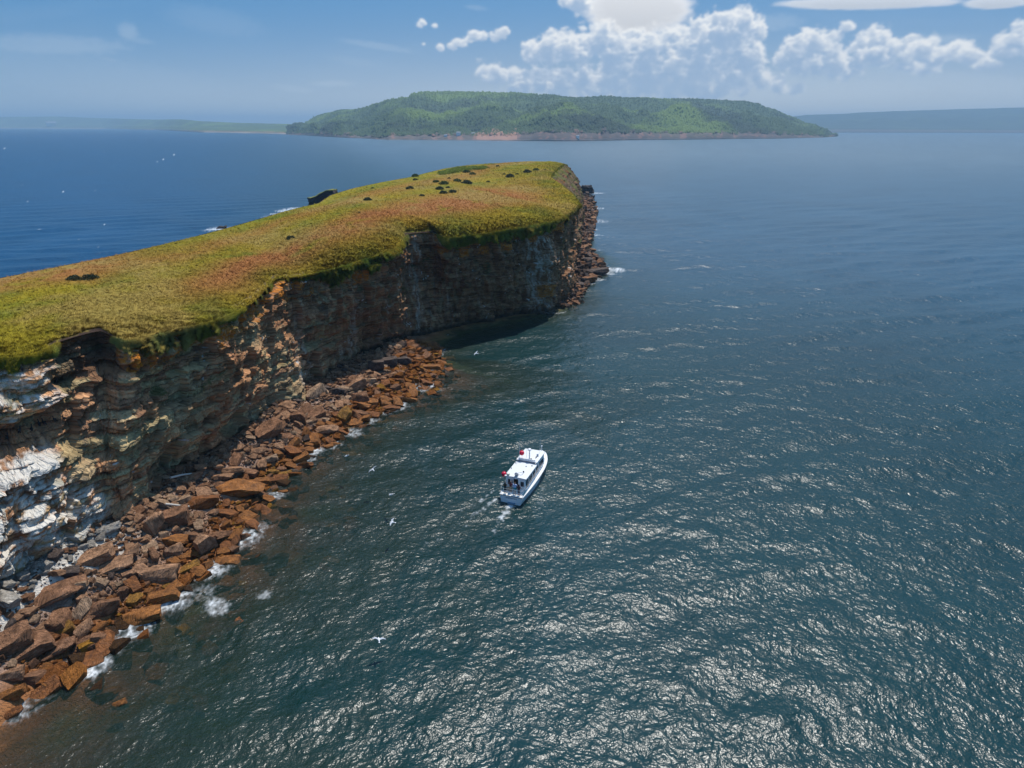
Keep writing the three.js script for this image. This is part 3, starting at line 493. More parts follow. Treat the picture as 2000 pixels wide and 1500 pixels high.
{
  const sky1 = prof([[560, 250], [590, 246], [598, 240], [620, 228], [640, 222], [665, 216], [700, 214], [722, 209], [742, 203], [760, 196], [800, 192], [806, 184], [830, 181], [880, 180], [1000, 183], [1060, 187], [1120, 193], [1150, 192], [1180, 190], [1230, 194], [1260, 193], [1290, 196], [1340, 195], [1400, 197], [1450, 199], [1475, 203], [1500, 212], [1540, 227], [1580, 243], [1610, 256], [1628, 265], [1640, 268]]);
  const mid = prof([[560, 255], [600, 249], [680, 246], [720, 244], [750, 232], [780, 219], [830, 220], [900, 222], [960, 214], [1000, 222], [1050, 219], [1100, 212], [1160, 217], [1230, 222], [1300, 222], [1380, 226], [1450, 230], [1520, 240], [1580, 252], [1625, 265], [1640, 268]]);
  const low = prof([[560, 257], [600, 252], [650, 251], [720, 257], [745, 262], [760, 254], [800, 248], [860, 247], [930, 250], [980, 246], [1010, 249], [1060, 244], [1120, 247], [1200, 246], [1300, 250], [1400, 250], [1480, 253], [1560, 258], [1620, 265], [1640, 268]]);
  const base = prof([[560, 263], [700, 270], [760, 273], [900, 274], [1000, 275], [1100, 276], [1300, 273], [1500, 271], [1600, 269], [1632, 267], [1640, 267]]);
  const a0 = pAz(563, 262), a1 = pAz(1634, 268), d0 = (az) => EYE / -base(az);
  const shoreD = (az) => d0(az) * (1 + 0.004 * n3(az * 60, 1, 1));
  const hAt = (f, d) => (az) => Math.max(1, EYE + f(az) * d(az));
  const d1 = (az) => shoreD(az) + 60, d2 = (az) => shoreD(az) + 750 + 120 * n3(az * 14, 3, 3), d3 = (az) => shoreD(az) + 1900 + 200 * n3(az * 9, 5, 3), d4 = (az) => shoreD(az) + 2700;
  const m1 = (az) => lerp(low(az), base(az), 0.72);
  land('headland', a0, a1, 760, [[shoreD, () => -1], [d1, (az) => Math.max(2, EYE + lerp(base(az), low(az), (0.38 + 0.22 * sstep(pAz(980, 260), pAz(1060, 260), az)) * (1 + 0.35 * n3(az * 70, 2, 2))) * d1(az))], [(az) => d1(az) + 200, hAt(low, (az) => d1(az) + 200)], [d2, hAt(mid, d2)], [d3, hAt(sky1, d3)], [d4, (az) => hAt(sky1, d3)(az) * 0.8]], 170,
    (o, x, y, z, u, az) => {
      const f = fbm(x / 260, z / 260, 2, 4), g = fbm(x / 60, z / 60, 9, 3);
      o[0] = 0.046; o[1] = 0.082; o[2] = 0.026;
      mix3(o, [0.125, 0.19, 0.032], sstep(0.0, 0.4, 0.7 * f + 0.75 * n3(x / 620, z / 620, 5) + 0.2 * sstep(1.9, 3.2, u) - 0.1) * 0.9);
      mix3(o, [0.022, 0.042, 0.022], sstep(0.0, 0.4, 0.8 * n3(x / 480, z / 480, 15) + 0.5 * g + (u < 2.4 ? 0.12 : -0.15)) * 0.9);
      const cl = (1 - sstep(0.9, 1.06, u + 0.35 * n3(az * 160, 5, 2) + 0.15 * n3(x / 20, z / 20, y / 10)));
      mix3(o, [0.13, 0.095, 0.09], cl * 0.8); const red = n3(az * 90, 1, 7);
      mix3(o, [0.3, 0.15, 0.11], 0.8 * cl * sstep(0.0, 0.4, red + n3(x / 15, y / 8, z / 15) * 0.5) * 0.85);
      if (az > pAz(930, 260) && az < pAz(1010, 260) && u < 1.7) mix3(o, [0.42, 0.22, 0.15], sstep(-0.2, 0.2, n3(az * 300, u * 3, 2) - (u - 1.1)) * 0.9);
      if (u < 0.1) mix3(o, [0.3, 0.25, 0.22], 0.5);
    }, 75, landMat, true);
}
{
  const skyL = prof([[-260, 232], [-100, 229], [0, 228.5], [60, 228], [110, 227.5], [200, 231], [300, 233.5], [350, 233], [400, 237], [470, 240], [560, 242], [640, 246], [700, 250]]);
  const baseL = prof([[-260, 250], [0, 250.5], [200, 251.5], [300, 254], [400, 259], [480, 260.5], [560, 262.5], [640, 266], [700, 268]]);
  const shoreD = (az) => EYE / -baseL(az), b = (k) => (az) => shoreD(az) + k;
  land('far_shore', pAz(-260, 240), pAz(690, 260), 420, [[shoreD, () => -1], [b(80), () => 16], [b(900), (az) => Math.max(22, 0.3 * (EYE + skyL(az) * b(3000)(az)))], [b(3000), (az) => Math.max(25, EYE + skyL(az) * b(3000)(az))], [b(4000), (az) => Math.max(10, 0.8 * (EYE + skyL(az) * b(3000)(az)))]], 60,
    (o, x, y, z, u) => { const f = fbm(x / 500, z / 500, 2, 4); o[0] = 0.06; o[1] = 0.1; o[2] = 0.03; mix3(o, [0.12, 0.19, 0.04], sstep(-0.05, 0.4, f)); if (u < 1.0 + 0.4 * n3(x / 90, z / 90, 1)) mix3(o, [0.32, 0.18, 0.12], 0.55); if (u < 0.3) mix3(o, [0.5, 0.42, 0.36], 0.8); }, 12, landMat);
  const skyR = prof([[1480, 240], [1555, 227], [1580, 224.5], [1640, 222.5], [1700, 219], [1800, 215.5], [1900, 212.5], [2000, 210], [2300, 206]]);
  const baseR = prof([[1480, 258.5], [2000, 260], [2300, 261]]);
  const sR = (az) => EYE / -baseR(az), br = (k) => (az) => sR(az) + k;
  land('far_mountain', pAz(1485, 250), pAz(2300, 240), 260, [[sR, () => -1], [br(150), () => 60], [br(1500), (az) => 0.55 * (EYE + skyR(az) * br(3200)(az))], [br(3200), (az) => EYE + skyR(az) * br(3200)(az)], [br(5000), (az) => 0.7 * (EYE + skyR(az) * br(3200)(az))]], 60,
    (o, x, y, z, u) => { const f = fbm(x / 600, z / 600, 2, 4); o[0] = 0.035; o[1] = 0.06; o[2] = 0.035; mix3(o, [0.06, 0.09, 0.035], sstep(-0.05, 0.4, f)); if (u < 0.5) mix3(o, [0.3, 0.2, 0.16], 0.5); }, 60, landMat);
}
// the wood on the headland: single crowns, too many to count
{
  const crown = new THREE.IcosahedronGeometry(1, 0); crown.scale(1, 1.35, 1); { const q = crown.attributes.position, w = crown.attributes.normal; for (let i = 0; i < q.count; i++) w.setXYZ(i, 0.45 * q.getX(i), 0.8, 0.45 * q.getZ(i)); }
  const n = 45000, im = new THREE.InstancedMesh(crown, std(1, 1, 1, 0.95), n), M = new THREE.Matrix4(), q = new THREE.Quaternion(), c = new THREE.Color(), N = forestSpots.length / 7;
  for (let i = 0; i < n; i++) {
    const k = Math.floor(rnd() * N) * 7, s = rr(3, 5.5), x = forestSpots[k + 4] + rr(-9, 9), z = forestSpots[k + 6] + rr(-9, 9), m = rr(0.85, 1.05);
    M.compose(new THREE.Vector3(x, forestSpots[k + 5] + s * 0.1, z), q.setFromAxisAngle(new THREE.Vector3(0, 1, 0), rr(0, 6)), new THREE.Vector3(s, s * rr(0.8, 1.5), s)); im.setMatrixAt(i, M);
    c.setRGB(forestSpots[k + 1] * m, forestSpots[k + 2] * m, forestSpots[k + 3] * m); im.setColorAt(i, c);
  }
  im.name = 'far_wood'; put(struct(im, 'stuff'));
}
// ---------------------------------------------------------------- boulders and rubble at the foot of the cliff
const foamSpots = [];
function stoneGeo(sd, lx, ly, lz, seg, cuts) {
  let g = new THREE.BoxGeometry(2, 2, 2, seg, seg, seg); g.deleteAttribute('uv'); g.deleteAttribute('normal'); g = mergeVertices(g, 1e-4);
  const p = g.attributes.position, h = (i) => hash(sd * 131 + i, sd, 17);
  const planes = [];
  for (let i = 0; i < cuts; i++) { const a = h(i) * 6.2832, y = (h(i + 40) * 2 - 1) * 0.95, r = Math.sqrt(1 - y * y); planes.push([Math.cos(a) * r, y, Math.sin(a) * r, 0.72 + 0.42 * h(i + 80)]); }
  for (let i = 0; i < p.count; i++) {
    let x = p.getX(i), y = p.getY(i), z = p.getZ(i);
    x *= 0.86 + 0.2 * (h(200) - 0.5) * y; z *= 0.9 + 0.3 * (h(201) - 0.5) * y;
    for (let k = 0; k < 2; k++) for (const q of planes) { const d = x * q[0] + y * q[1] + z * q[2] - q[3]; if (d > 0) { x -= q[0] * d; y -= q[1] * d; z -= q[2] * d; } }
    const f = 1 + 0.09 * n3(x * 1.1 + sd * 7, y * 1.1, z * 1.1) + (seg > 3 ? 0.05 * n3(x * 2.7 + sd, y * 5, z * 2.7) : 0);
    p.setXYZ(i, x * f * lx, y * f * ly, z * f * lz);
  }
  g = toCreasedNormals(g, 0.5);
  const q = g.attributes.position, uv = new Float32Array(q.count * 2), col = new Float32Array(q.count * 3);
  for (let i = 0; i < q.count; i++) {
    const x = q.getX(i), y = q.getY(i), z = q.getZ(i); uv[i * 2] = x * 0.4 + z * 0.17; uv[i * 2 + 1] = y * 0.5 + z * 0.4;
    const m = 0.95 + 0.4 * n3(x * 1.6 / lx + sd * 3, y * 2.4 / ly, z * 1.6 / lz) + 0.16 * n3(x * 5, y * 11 / ly, z * 5); col[i * 3] = m; col[i * 3 + 1] = m * 0.99; col[i * 3 + 2] = m * 0.97;
  }
  g.setAttribute('uv', new THREE.BufferAttribute(uv, 2)); g.setAttribute('color', new THREE.BufferAttribute(col, 3));
  return g;
}
const BIG = [], MID = [], SMALL = [];
for (let i = 0; i < 14; i++) BIG.push(stoneGeo(i + 1, 1.0 + 0.5 * hash(i, 1), 0.42 + 0.3 * hash(i, 2), 0.62 + 0.35 * hash(i, 3), 10, 9));
for (let i = 0; i < 10; i++) MID.push(stoneGeo(i + 30, 1.0 + 0.4 * hash(i, 4), 0.5 + 0.3 * hash(i, 5), 0.68 + 0.3 * hash(i, 6), 4, 8));
for (let i = 0; i < 8; i++) SMALL.push(stoneGeo(i + 60, 1.0 + 0.3 * hash(i, 7), 0.5 + 0.3 * hash(i, 8), 0.7 + 0.3 * hash(i, 9), 2, 6));
const grain = texture(512, (x, y, o) => { const v = 0.8 + 0.36 * tfbm(x, y, 7, 21, 6, 0.65) + 0.1 * tn(x * 5, y * 40, 5, 6); o[0] = v; o[1] = v * 0.985; o[2] = v * 0.97; }, 3, 1, true);
const stoneMat = (r, g, b, rough) => matte(std(r, g, b, rough, { vertexColors: true, map: grain, bumpMap: rockBump, bumpScale: 0.22 }), rough > 0.8 ? 0.2 : 0.6);
const TONES = { pink: stoneMat(0.56, 0.32, 0.19, 0.88), tan: stoneMat(0.6, 0.4, 0.26, 0.88), brown: stoneMat(0.38, 0.2, 0.115, 0.85), dark: stoneMat(0.16, 0.115, 0.095, 0.8), orange: stoneMat(0.46, 0.18, 0.042, 0.7), rust: stoneMat(0.35, 0.13, 0.035, 0.65), gold: stoneMat(0.45, 0.22, 0.035, 0.7), wet: stoneMat(0.085, 0.045, 0.02, 0.35), white: stoneMat(0.62, 0.58, 0.52, 0.9) };
// the biggest boulders one by one: [px, py, width px, flatness, turn, tilt, tone, label]
const heroes = [
  [300, 1032, 36, 1.5, 1.4, 0.1, 'pink', 'upright pale brown boulder, the tallest at the rubble top beside the white scree'],
  [345, 1018, 52, 0.9, 0.3, 0.15, 'brown', 'brown boulder with dark front standing right of the tall upright boulder'],
  [398, 1068, 40, 1.25, 1.0, 0.2, 'pink', 'broad leaning boulder nearest the surf below the driftwood log'],
  [338, 1078, 38, 1.0, 0.8, -0.2, 'pink', 'rounded pale boulder in the gap between two leaning boulders'],
  [302, 1088, 36, 1.0, 2.2, 0.1, 'brown', 'blocky brown boulder below the tall upright boulder'],
  [183, 1094, 78, 0.55, 0.55, 0.22, 'pink', 'big flat pale slab touching the edge of the white scree'],
  [105, 1165, 120, 0.42, 0.62, 0.12, 'brown', 'very long dark slab running along the beach below the white scree'],
  [225, 1108, 70, 0.42, 0.5, 0.1, 'pink', 'long pale slab lying below the big flat slab'],
  [313, 1124, 72, 0.62, 0.1, 0.06, 'pink', 'flat topped pale boulder above the golden weed covered slab'],
  [366, 1112, 50, 0.45, 0.5, 0.2, 'gold', 'golden weed covered slab at the water edge beside the flat topped boulder'],
  [442, 1100, 60, 0.4, 0.1, 0.02, 'orange', 'low orange rock ringed by white foam, outermost of the near surf'],
  [242, 1160, 30, 1.35, 1.4, 0.15, 'brown', 'upright brown stone standing between two fallen blocks'],
  [200, 1192, 66, 0.72, 0.5, 0.12, 'brown', 'large brown block with sunlit top in the middle of the near beach'],
  [317, 1168, 66, 0.6, 0.35, 0.05, 'orange', 'wide orange slab with foam on its seaward corner'],
  [277, 1208, 76, 0.5, 0.4, 0.1, 'orange', 'long orange slab lying in the water with foam at its lower end'],
  [28, 1262, 74, 0.85, 0.7, 0.25, 'brown', 'huge pale streaked slab at the left edge of the beach'],
  [58, 1270, 80, 0.5, 0.75, 0.3, 'brown', 'dark slab leaning against the huge streaked slab'],
  [20, 1322, 52, 0.8, 0.2, 0.1, 'pink', 'rounded pinkish boulder at the left edge above the surf'],
  [22, 1360, 54, 0.7, 0.3, 0.15, 'orange', 'orange boulder under the pinkish boulder at the left edge'],
  [82, 1362, 78, 0.4, 1.0, 0.3, 'rust', 'long rust slab slanting down into dark water near the left edge'],
  [22, 1396, 42, 0.7, 0.8, 0.2, 'rust', 'small rusty block, lowest dry stone at the left edge'],
  [165, 1298, 78, 0.38, 0.4, 0.05, 'rust', 'low rusty slab awash with a white foam patch'],
  [160, 1232, 44, 0.8, 1.2, 0.1, 'pink', 'squarish pink stone above the low awash slab'],
  [455, 1216, 44, 0.4, 0.9, 0.05, 'rust', 'drowned reddish rock showing alone off the beach'],
  [232, 1372, 32, 0.6, 0.6, 0.1, 'orange', 'single orange rock poking out of dark water near the lower left'],
  [462, 962, 112, 0.42, 0.15, 0.08, 'orange', 'biggest orange ledge stretching out from the beach into the water'],
  [392, 986, 74, 0.55, 0.25, 0.1, 'rust', 'rounded rusty boulder just below the biggest orange ledge'],
  [505, 940, 52, 0.4, 0.2, 0.03, 'orange', 'orange rock in foam above the biggest orange ledge'],
  [552, 962, 22, 0.7, 0.3, 0.05, 'orange', 'small orange rock, outermost beyond the biggest orange ledge'],
  [526, 846, 56, 0.7, 0.7, 0.3, 'brown', 'big tilted brown block high in the middle of the rubble'],
  [583, 820, 30, 1.1, 0.2, 0.1, 'brown', 'round dark boulder facing the sea in mid beach'],
  [597, 848, 22, 1.5, 1.4, 0.15, 'orange', 'narrow upright orange stone in mid beach'],
  [575, 868, 28, 1.0, 1.0, 0.2, 'orange', 'pointed orange boulder leaning below the upright orange stone'],
  [588, 898, 38, 0.8, 0.8, 0.15, 'orange', 'bright orange boulder with foam on both sides'],
  [636, 842, 52, 0.7, 0.15, 0.05, 'pink', 'pale topped boulder with black overhanging front in mid beach'],
  [674, 816, 32, 1.2, 1.2, 0.25, 'gold', 'leaning golden brown slab right of the black fronted boulder'],
  [614, 770, 48, 0.7, 0.9, 0.35, 'tan', 'layered pale slab tilted against the cliff foot'],
  [697, 757, 42, 1.0, 0.6, 0.2, 'pink', 'large pale block with dark underside near the far beach'],
  [703, 782, 40, 0.85, 0.3, 0.1, 'brown', 'dark boulder with pale top just below the large pale block'],
  [762, 797, 42, 0.4, 0.3, 0.02, 'rust', 'flat reddish rock awash in white foam off the mid beach'],
  [710, 840, 30, 0.7, 0.5, 0.05, 'rust', 'low brown rock awash below the black fronted boulder'],
  [842, 716, 44, 0.4, 0.05, 0.02, 'orange', 'oval orange rock in foam, farthest out at the beach end'],
  [735, 718, 34, 0.9, 0.1, 0.05, 'dark', 'dark square block first in the row at the beach end'],
  [762, 711, 32, 0.9, 0.2, 0.05, 'dark', 'dark square block second in the row at the beach end'],
  [790, 707, 30, 0.85, 0.15, 0.05, 'dark', 'dark square block last in the row at the beach end'],
  [800, 684, 26, 0.7, 0.2, 0.1, 'orange', 'orange boulder where the beach meets the dark cliff'],
  [1168, 531, 46, 0.5, 0.15, 0.03, 'dark', 'long dark reef pointing seaward off the far headland'],
  [1148, 546, 34, 0.6, 0.3, 0.1, 'brown', 'sloping brown boulder behind the long dark reef'],
  [1145, 505, 30, 0.5, 0.1, 0.04, 'dark', 'dark rounded rock in the middle of the far headland rubble'],
];
const depthAt = (x, y, z) => -new THREE.Vector3(x, y, z).applyMatrix4(camera.matrixWorldInverse).z;
const PXF = 750 / TANV;
const occupied = [];
const depthOfBed = (x, z) => depth[Math.round((z - depthZ0) / (depthZ1 - depthZ0) * (depthN - 1)) * depthN + Math.round((x - depthX0) / (depthX1 - depthX0) * (depthN - 1))] ?? -99;
const hitShore = (px, py) => { raycaster.set(camera.position, rayDir(px, py)); const h = raycaster.intersectObject(shoreMesh)[0]; const p0 = at(px, py, 0); if (h && h.point.y > -1.2) return [h.point.x, Math.max(h.point.y, -0.5), h.point.z]; return [p0[0], -0.3, p0[2]]; };
shoreMesh.updateMatrixWorld(true);
heroes.forEach(([px, py, w, flat, turn, tilt, tone, label], i) => {
  const [x, y, z] = hitShore(px, py + 4), r = 0.88 * w / 2 / PXF * depthAt(x, y, z), b = mk('boulder', BIG[i % BIG.length], TONES[tone]);
  b.geometry.boundingBox ?? b.geometry.computeBoundingBox(); const s = b.geometry.boundingBox.max;
  const k = r / Math.max(s.x * 0.92, 0.5); b.scale.set(k, k * (flat > 0.85 ? flat / 0.68 : flat / 0.8), k * (flat > 0.9 ? 1 : 0.85));
  const bed = depthOfBed(x, z), top = y + k * flat * 0.9; if (bed < -1 && bed > -20) { b.scale.y = k * Math.max(flat / 0.62, (top - bed) / 1.1); }
  b.position.set(x, bed < -1 && bed > -20 ? (top + bed) / 2 : y + k * flat * 0.42, z - r * 0.15); b.rotation.set(tilt * 0.6, turn, tilt, 'YXZ');
  tag(b, label, 'boulder', 'large boulders of the shore'); occupied.push([x, z, r * 0.8]);
});
// stones: the ones that can be told apart as pieces of the shore, the rest as one mass per shape
const stones = [];
{
  const cell = new Map(), key = (x, z) => Math.floor(x / 2) * 100003 + Math.floor(z / 2), cum = []; let tot = 0;
  const vis = cols.filter((c) => c.p > -70 && c.t > 2.4);
  for (const c of vis) cum.push(c);
  const free = (x, z, r) => { for (const o of occupied) if (Math.hypot(x - o[0], z - o[1]) < (o[2] + r) * 0.72) return false; const R = Math.ceil(r / 2) + 1, gx = Math.floor(x / 2), gz = Math.floor(z / 2); for (let i = -R; i <= R; i++) for (let j = -R; j <= R; j++) for (const o of cell.get((gx + i) * 100003 + gz + j) ?? []) if (Math.hypot(x - o[0], z - o[1]) < (o[2] + r) * 0.62) return false; return true; };
  const p = [0, 0, 0];
  const sizes = []; for (let i = 0; i < 420; i++) sizes.push(rr(0.75, 1.5)); for (let i = 0; i < 2600; i++) sizes.push(rr(0.38, 0.85)); for (let i = 0; i < 26000; i++) sizes.push(0.1 + 0.34 * Math.pow(rnd(), 2));
  for (const r of sizes) {
    for (let tries = 0; tries < 4; tries++) {
      const c = cum[(rnd() * cum.length) | 0]; if (c.p > 790 && c.p < 1094) continue;
      const far = c.p > 1094, low = r > 0.7; let w = low ? 0.12 + 1.15 * Math.pow(rnd(), 0.75) : r > 0.5 ? rr(0.05, 1.3) : Math.pow(rnd(), 1.5) * 1.05;
      if (far) { if (r < 0.5) continue; w = rr(0.05, 1.12); }
      if (w > 1.05 && rnd() < 0.45) continue; if (c.p < 165 && w < 0.4 && rnd() < 0.8) continue;
      shorePoint(c, w, p); const R = far ? r * 1.25 : r; if (!free(p[0], p[2], R)) continue;
      const k = key(p[0], p[2]); if (!cell.has(k)) cell.set(k, []); cell.get(k).push([p[0], p[2], R]);
      stones.push({ x: p[0], y: p[1], z: p[2], r: R, w, c, px: c.p, size: R / depthAt(...p) }); break;
    }
  }
  for (let i = 0; i < 420; i++) { const c = cum[(rnd() * cum.length) | 0]; if (c.p > 720) continue; const w = 1.02 + 1.3 * Math.pow(rnd(), 1.4), r = rr(0.35, 1.25); shorePoint(c, w, p); stones.push({ x: p[0], y: p[1] - 0.1, z: p[2], r, w, c, px: c.p, size: 0 }); }
  stones.sort((a, b) => b.size - a.size);
}
const DIRC = new THREE.Color();
function toneOf(s) {
  const wl = s.y + 0.35 * n3(s.x * 0.3, s.z * 0.3, 4), q = rnd();
  if (s.px > 1094) return q < 0.4 ? 'brown' : q < 0.92 ? 'dark' : 'pink';
  if (s.px < 190 && s.w < 0.25 && q < 0.75) return 'white';
  if (wl < -0.45) return q < 0.45 ? 'wet' : q < 0.8 ? 'rust' : 'gold';
  if (wl < 1.15) return q < 0.4 ? 'orange' : q < 0.75 ? 'rust' : q < 0.85 ? 'gold' : 'brown';
  return q < 0.5 ? 'pink' : q < 0.68 ? 'tan' : q < 0.9 ? 'brown' : 'dark';
}
const NSTONE = 296, im = SMALL.map(() => []);
stones.forEach((s, i) => {
  s.tone = toneOf(s);
  const q = new THREE.Quaternion().setFromEuler(new THREE.Euler(rr(-0.35, 0.35), rr(0, 6.28), rr(-0.4, 0.4), 'YXZ')), k = s.r * 0.95, sy = rr(0.5, 0.95);
  if (i < NSTONE) {
    const g = s.r > 1.1 ? BIG[(rnd() * BIG.length) | 0] : MID[(rnd() * MID.length) | 0];
    const m = mk('stone', g, TONES[s.tone], shore); m.position.set(s.x, s.y + k * 0.22, s.z); m.quaternion.copy(q); m.scale.set(k, k * sy, k);
  } else im[i % SMALL.length].push([s, q.clone(), k, sy]);
});
const rubbleMat = stoneMat(1, 1, 1, 0.88);
im.forEach((list, v) => {
  const mesh = new THREE.InstancedMesh(SMALL[v], rubbleMat, list.length), M = new THREE.Matrix4(), c = new THREE.Color();
  list.forEach(([s, q, k, sy], i) => { M.compose(new THREE.Vector3(s.x, s.y + k * 0.3, s.z), q, new THREE.Vector3(k, k * sy, k)); mesh.setMatrixAt(i, M); c.copy(TONES[s.tone].color).multiplyScalar(rr(0.8, 1.2)); mesh.setColorAt(i, c); });
  mesh.name = 'rubble'; put(struct(mesh, 'stuff'), shore);
});
// driftwood logs bleached on the rubble
for (const [x0, y0, x1, y1, label] of [[335, 943, 376, 934, 'bleached driftwood log lying under the cliff overhang'], [325, 996, 372, 999, 'pale driftwood log resting above the tall boulders']]) {
  const a = hitShore(x0, y0), b = hitShore(x1, y1), A = new THREE.Vector3(a[0], a[1] + 0.75, a[2]), B = new THREE.Vector3(b[0], b[1] + 0.8, b[2]), L = A.distanceTo(B);
  const g = new THREE.CylinderGeometry(0.1, 0.16, L, 9, 12); const p = g.attributes.position; for (let i = 0; i < p.count; i++) { const y = p.getY(i); p.setX(i, p.getX(i) + 0.06 * Math.sin(y * 1.3)); p.setZ(i, p.getZ(i) + 0.05 * Math.sin(y * 2.1 + 1)); } g.computeVertexNormals();
  const m = mk('driftwood_log', g, std(0.5, 0.46, 0.4, 0.8)); m.position.copy(A).lerp(B, 0.5); m.quaternion.setFromUnitVectors(new THREE.Vector3(0, 1, 0), B.clone().sub(A).normalize()); tag(m, label, 'log');
}
// rock outcrops standing off the island
function outcrop(name, px0, px1, pyTop, pyBase, sd, label, turfTop, baseH = 0, thick = 0.7) {
  const a = at(px0, pyBase, baseH), b = at(px1, pyBase, baseH), L = Math.hypot(b[0] - a[0], b[2] - a[2]), H = (pyBase - pyTop) / PXF * depthAt(...a) / Math.cos(5 * RAD);
  let g = new THREE.BoxGeometry(L, H + 2, L * thick, 40, 30, 24); g.deleteAttribute('uv'); g.deleteAttribute('normal'); g = mergeVertices(g, 1e-3);
  const p = g.attributes.position, col = new Float32Array(p.count * 3), o = [0, 0, 0];
  for (let i = 0; i < p.count; i++) {
    let x = p.getX(i), y = p.getY(i) - 1 + H / 2, z = p.getZ(i); const t = clamp(y / H), e = 1 - 0.28 * t;
    const top = (0.72 + 0.28 * (turfTop ? sstep(-0.5, 0.35, x / L) : 0.6 + 0.9 * n3(x / L * 3, sd, 1)));
    const q = Math.hypot(x / L * 2, z / (L * thick) * 2), sq = Math.max(Math.abs(x / L * 2), Math.abs(z / (L * thick) * 2)), rd = lerp(1, sq / Math.max(q, 1e-3), 0.6);
    x = x * e * rd + L * 0.05 * n3(y * 0.3, z * 0.2, sd) + 0.5 * n3(x * 0.4, y * 0.8, z * 0.4 + sd); z = z * e * rd + 0.8 * n3(x * 0.4 + 9, y * 0.7, sd); y = y > 0 ? y * top + 0.3 * n3(x * 0.5, z * 0.5, sd) * t : y;
    const led = Math.floor(y / 1.4 + n3(x * 0.1, 0, sd)); x += (hash(led, sd) - 0.5) * 0.7; z += (hash(led, sd, 3) - 0.5) * 0.9;
    p.setXYZ(i, x, y, z); const m = 0.7 + 0.6 * fbm(x * 0.5, y, z * 0.5, 3); o[0] = 0.06 * m; o[1] = 0.045 * m; o[2] = 0.042 * m; if (turfTop && t > 0.985) { o[0] = 0.15; o[1] = 0.16; o[2] = 0.03; } col.set(o, i * 3);
  }
  g.setAttribute('color', new THREE.BufferAttribute(col, 3)); g = toCreasedNormals(g, 0.6);
  const m = mk(name, g, std(1, 1, 1, 0.9, { vertexColors: true })); m.position.set((a[0] + b[0]) / 2, baseH, (a[2] + b[2]) / 2); m.rotation.y = -Math.atan2(b[2] - a[2], b[0] - a[0]);
  return label ? tag(m, label, 'rock') : struct(m);
}
outcrop('sea_stack', 1132, 1160, 361, 377, 3, 'dark jagged rock spur jutting out at the far tip of the headland', false);
outcrop('sea_rock', 424, 444, 441, 447, 5, 'small black rock with breaking surf beyond the seaward rim', false, -0.3);
outcrop('cliff_spur', 597, 672, 372, 424, 8, null, true, 6, 0.6);
for (const [px, py, r, s] of [[470, 1048, 2.6, 0.9], [455, 1062, 1.8, 0.9], [415, 1112, 2, 0.85], [398, 1118, 1.6, 0.9], [335, 1172, 2.3, 0.95], [322, 1182, 1.6, 0.8], [262, 1228, 1.8, 0.95], [175, 1303, 1.8, 1], [150, 1296, 1.6, 0.6], [520, 942, 2.4, 0.8], [462, 972, 1.5, 0.8], [540, 965, 1.4, 0.8], [575, 905, 2, 0.9], [605, 880, 2.4, 0.95], [600, 900, 1.6, 0.7], [765, 790, 3, 1], [748, 800, 2.4, 0.85], [690, 845, 1.7, 0.8], [720, 822, 2, 0.75], [820, 722, 3, 0.95], [855, 717, 1.6, 0.9], [810, 757, 3.2, 0.85], [846, 752, 1.6, 0.9], [838, 690, 2.2, 0.85], [815, 686, 2, 0.6], [935, 636, 1.5, 0.9], [908, 643, 0.9, 0.7], [870, 655, 1.2, 0.7], [1090, 610, 2.2, 0.7], [425, 1188, 1.3, 0.8], [418, 1178, 0.9, 0.8], [40, 1385, 1.6, 0.7], [98, 1340, 1.4, 0.6], [120, 1290, 1.5, 0.6], [515, 1163, 0.8, 0.6], [395, 1160, 1.6, 0.5],
  [1200, 527, 4, 0.9], [1188, 534, 3, 0.8], [1165, 545, 3, 0.8], [1150, 553, 2.5, 0.7], [1128, 578, 2, 0.6], [1158, 506, 2.6, 0.7], [1156, 487, 4, 0.6], [1168, 460, 3, 0.7], [1170, 432, 6, 0.6], [1172, 407, 4, 0.7], [1165, 377, 6, 0.8], [425, 447, 6, 1], [450, 446, 5, 0.9], [410, 449, 5, 0.7], [560, 412, 7, 0.9], [545, 418, 6, 0.8], [575, 408, 7, 0.9], [530, 423, 5, 0.6]]) { const q = at(px, py, 0); foamSpots.push({ x: q[0], z: q[2], r, s }); }
for (const s of stones) if (s.r > 0.7 && Math.abs(s.y) < 0.5 && s.w > 0.8 && n3(s.x * 0.15, s.z * 0.15, 44) > 0.05) foamSpots.push({ x: s.x + s.c.n[0] * s.r * 0.6, z: s.z + s.c.n[1] * s.r * 0.6, r: s.r * 1.2, s: rr(0.35, 0.7) });

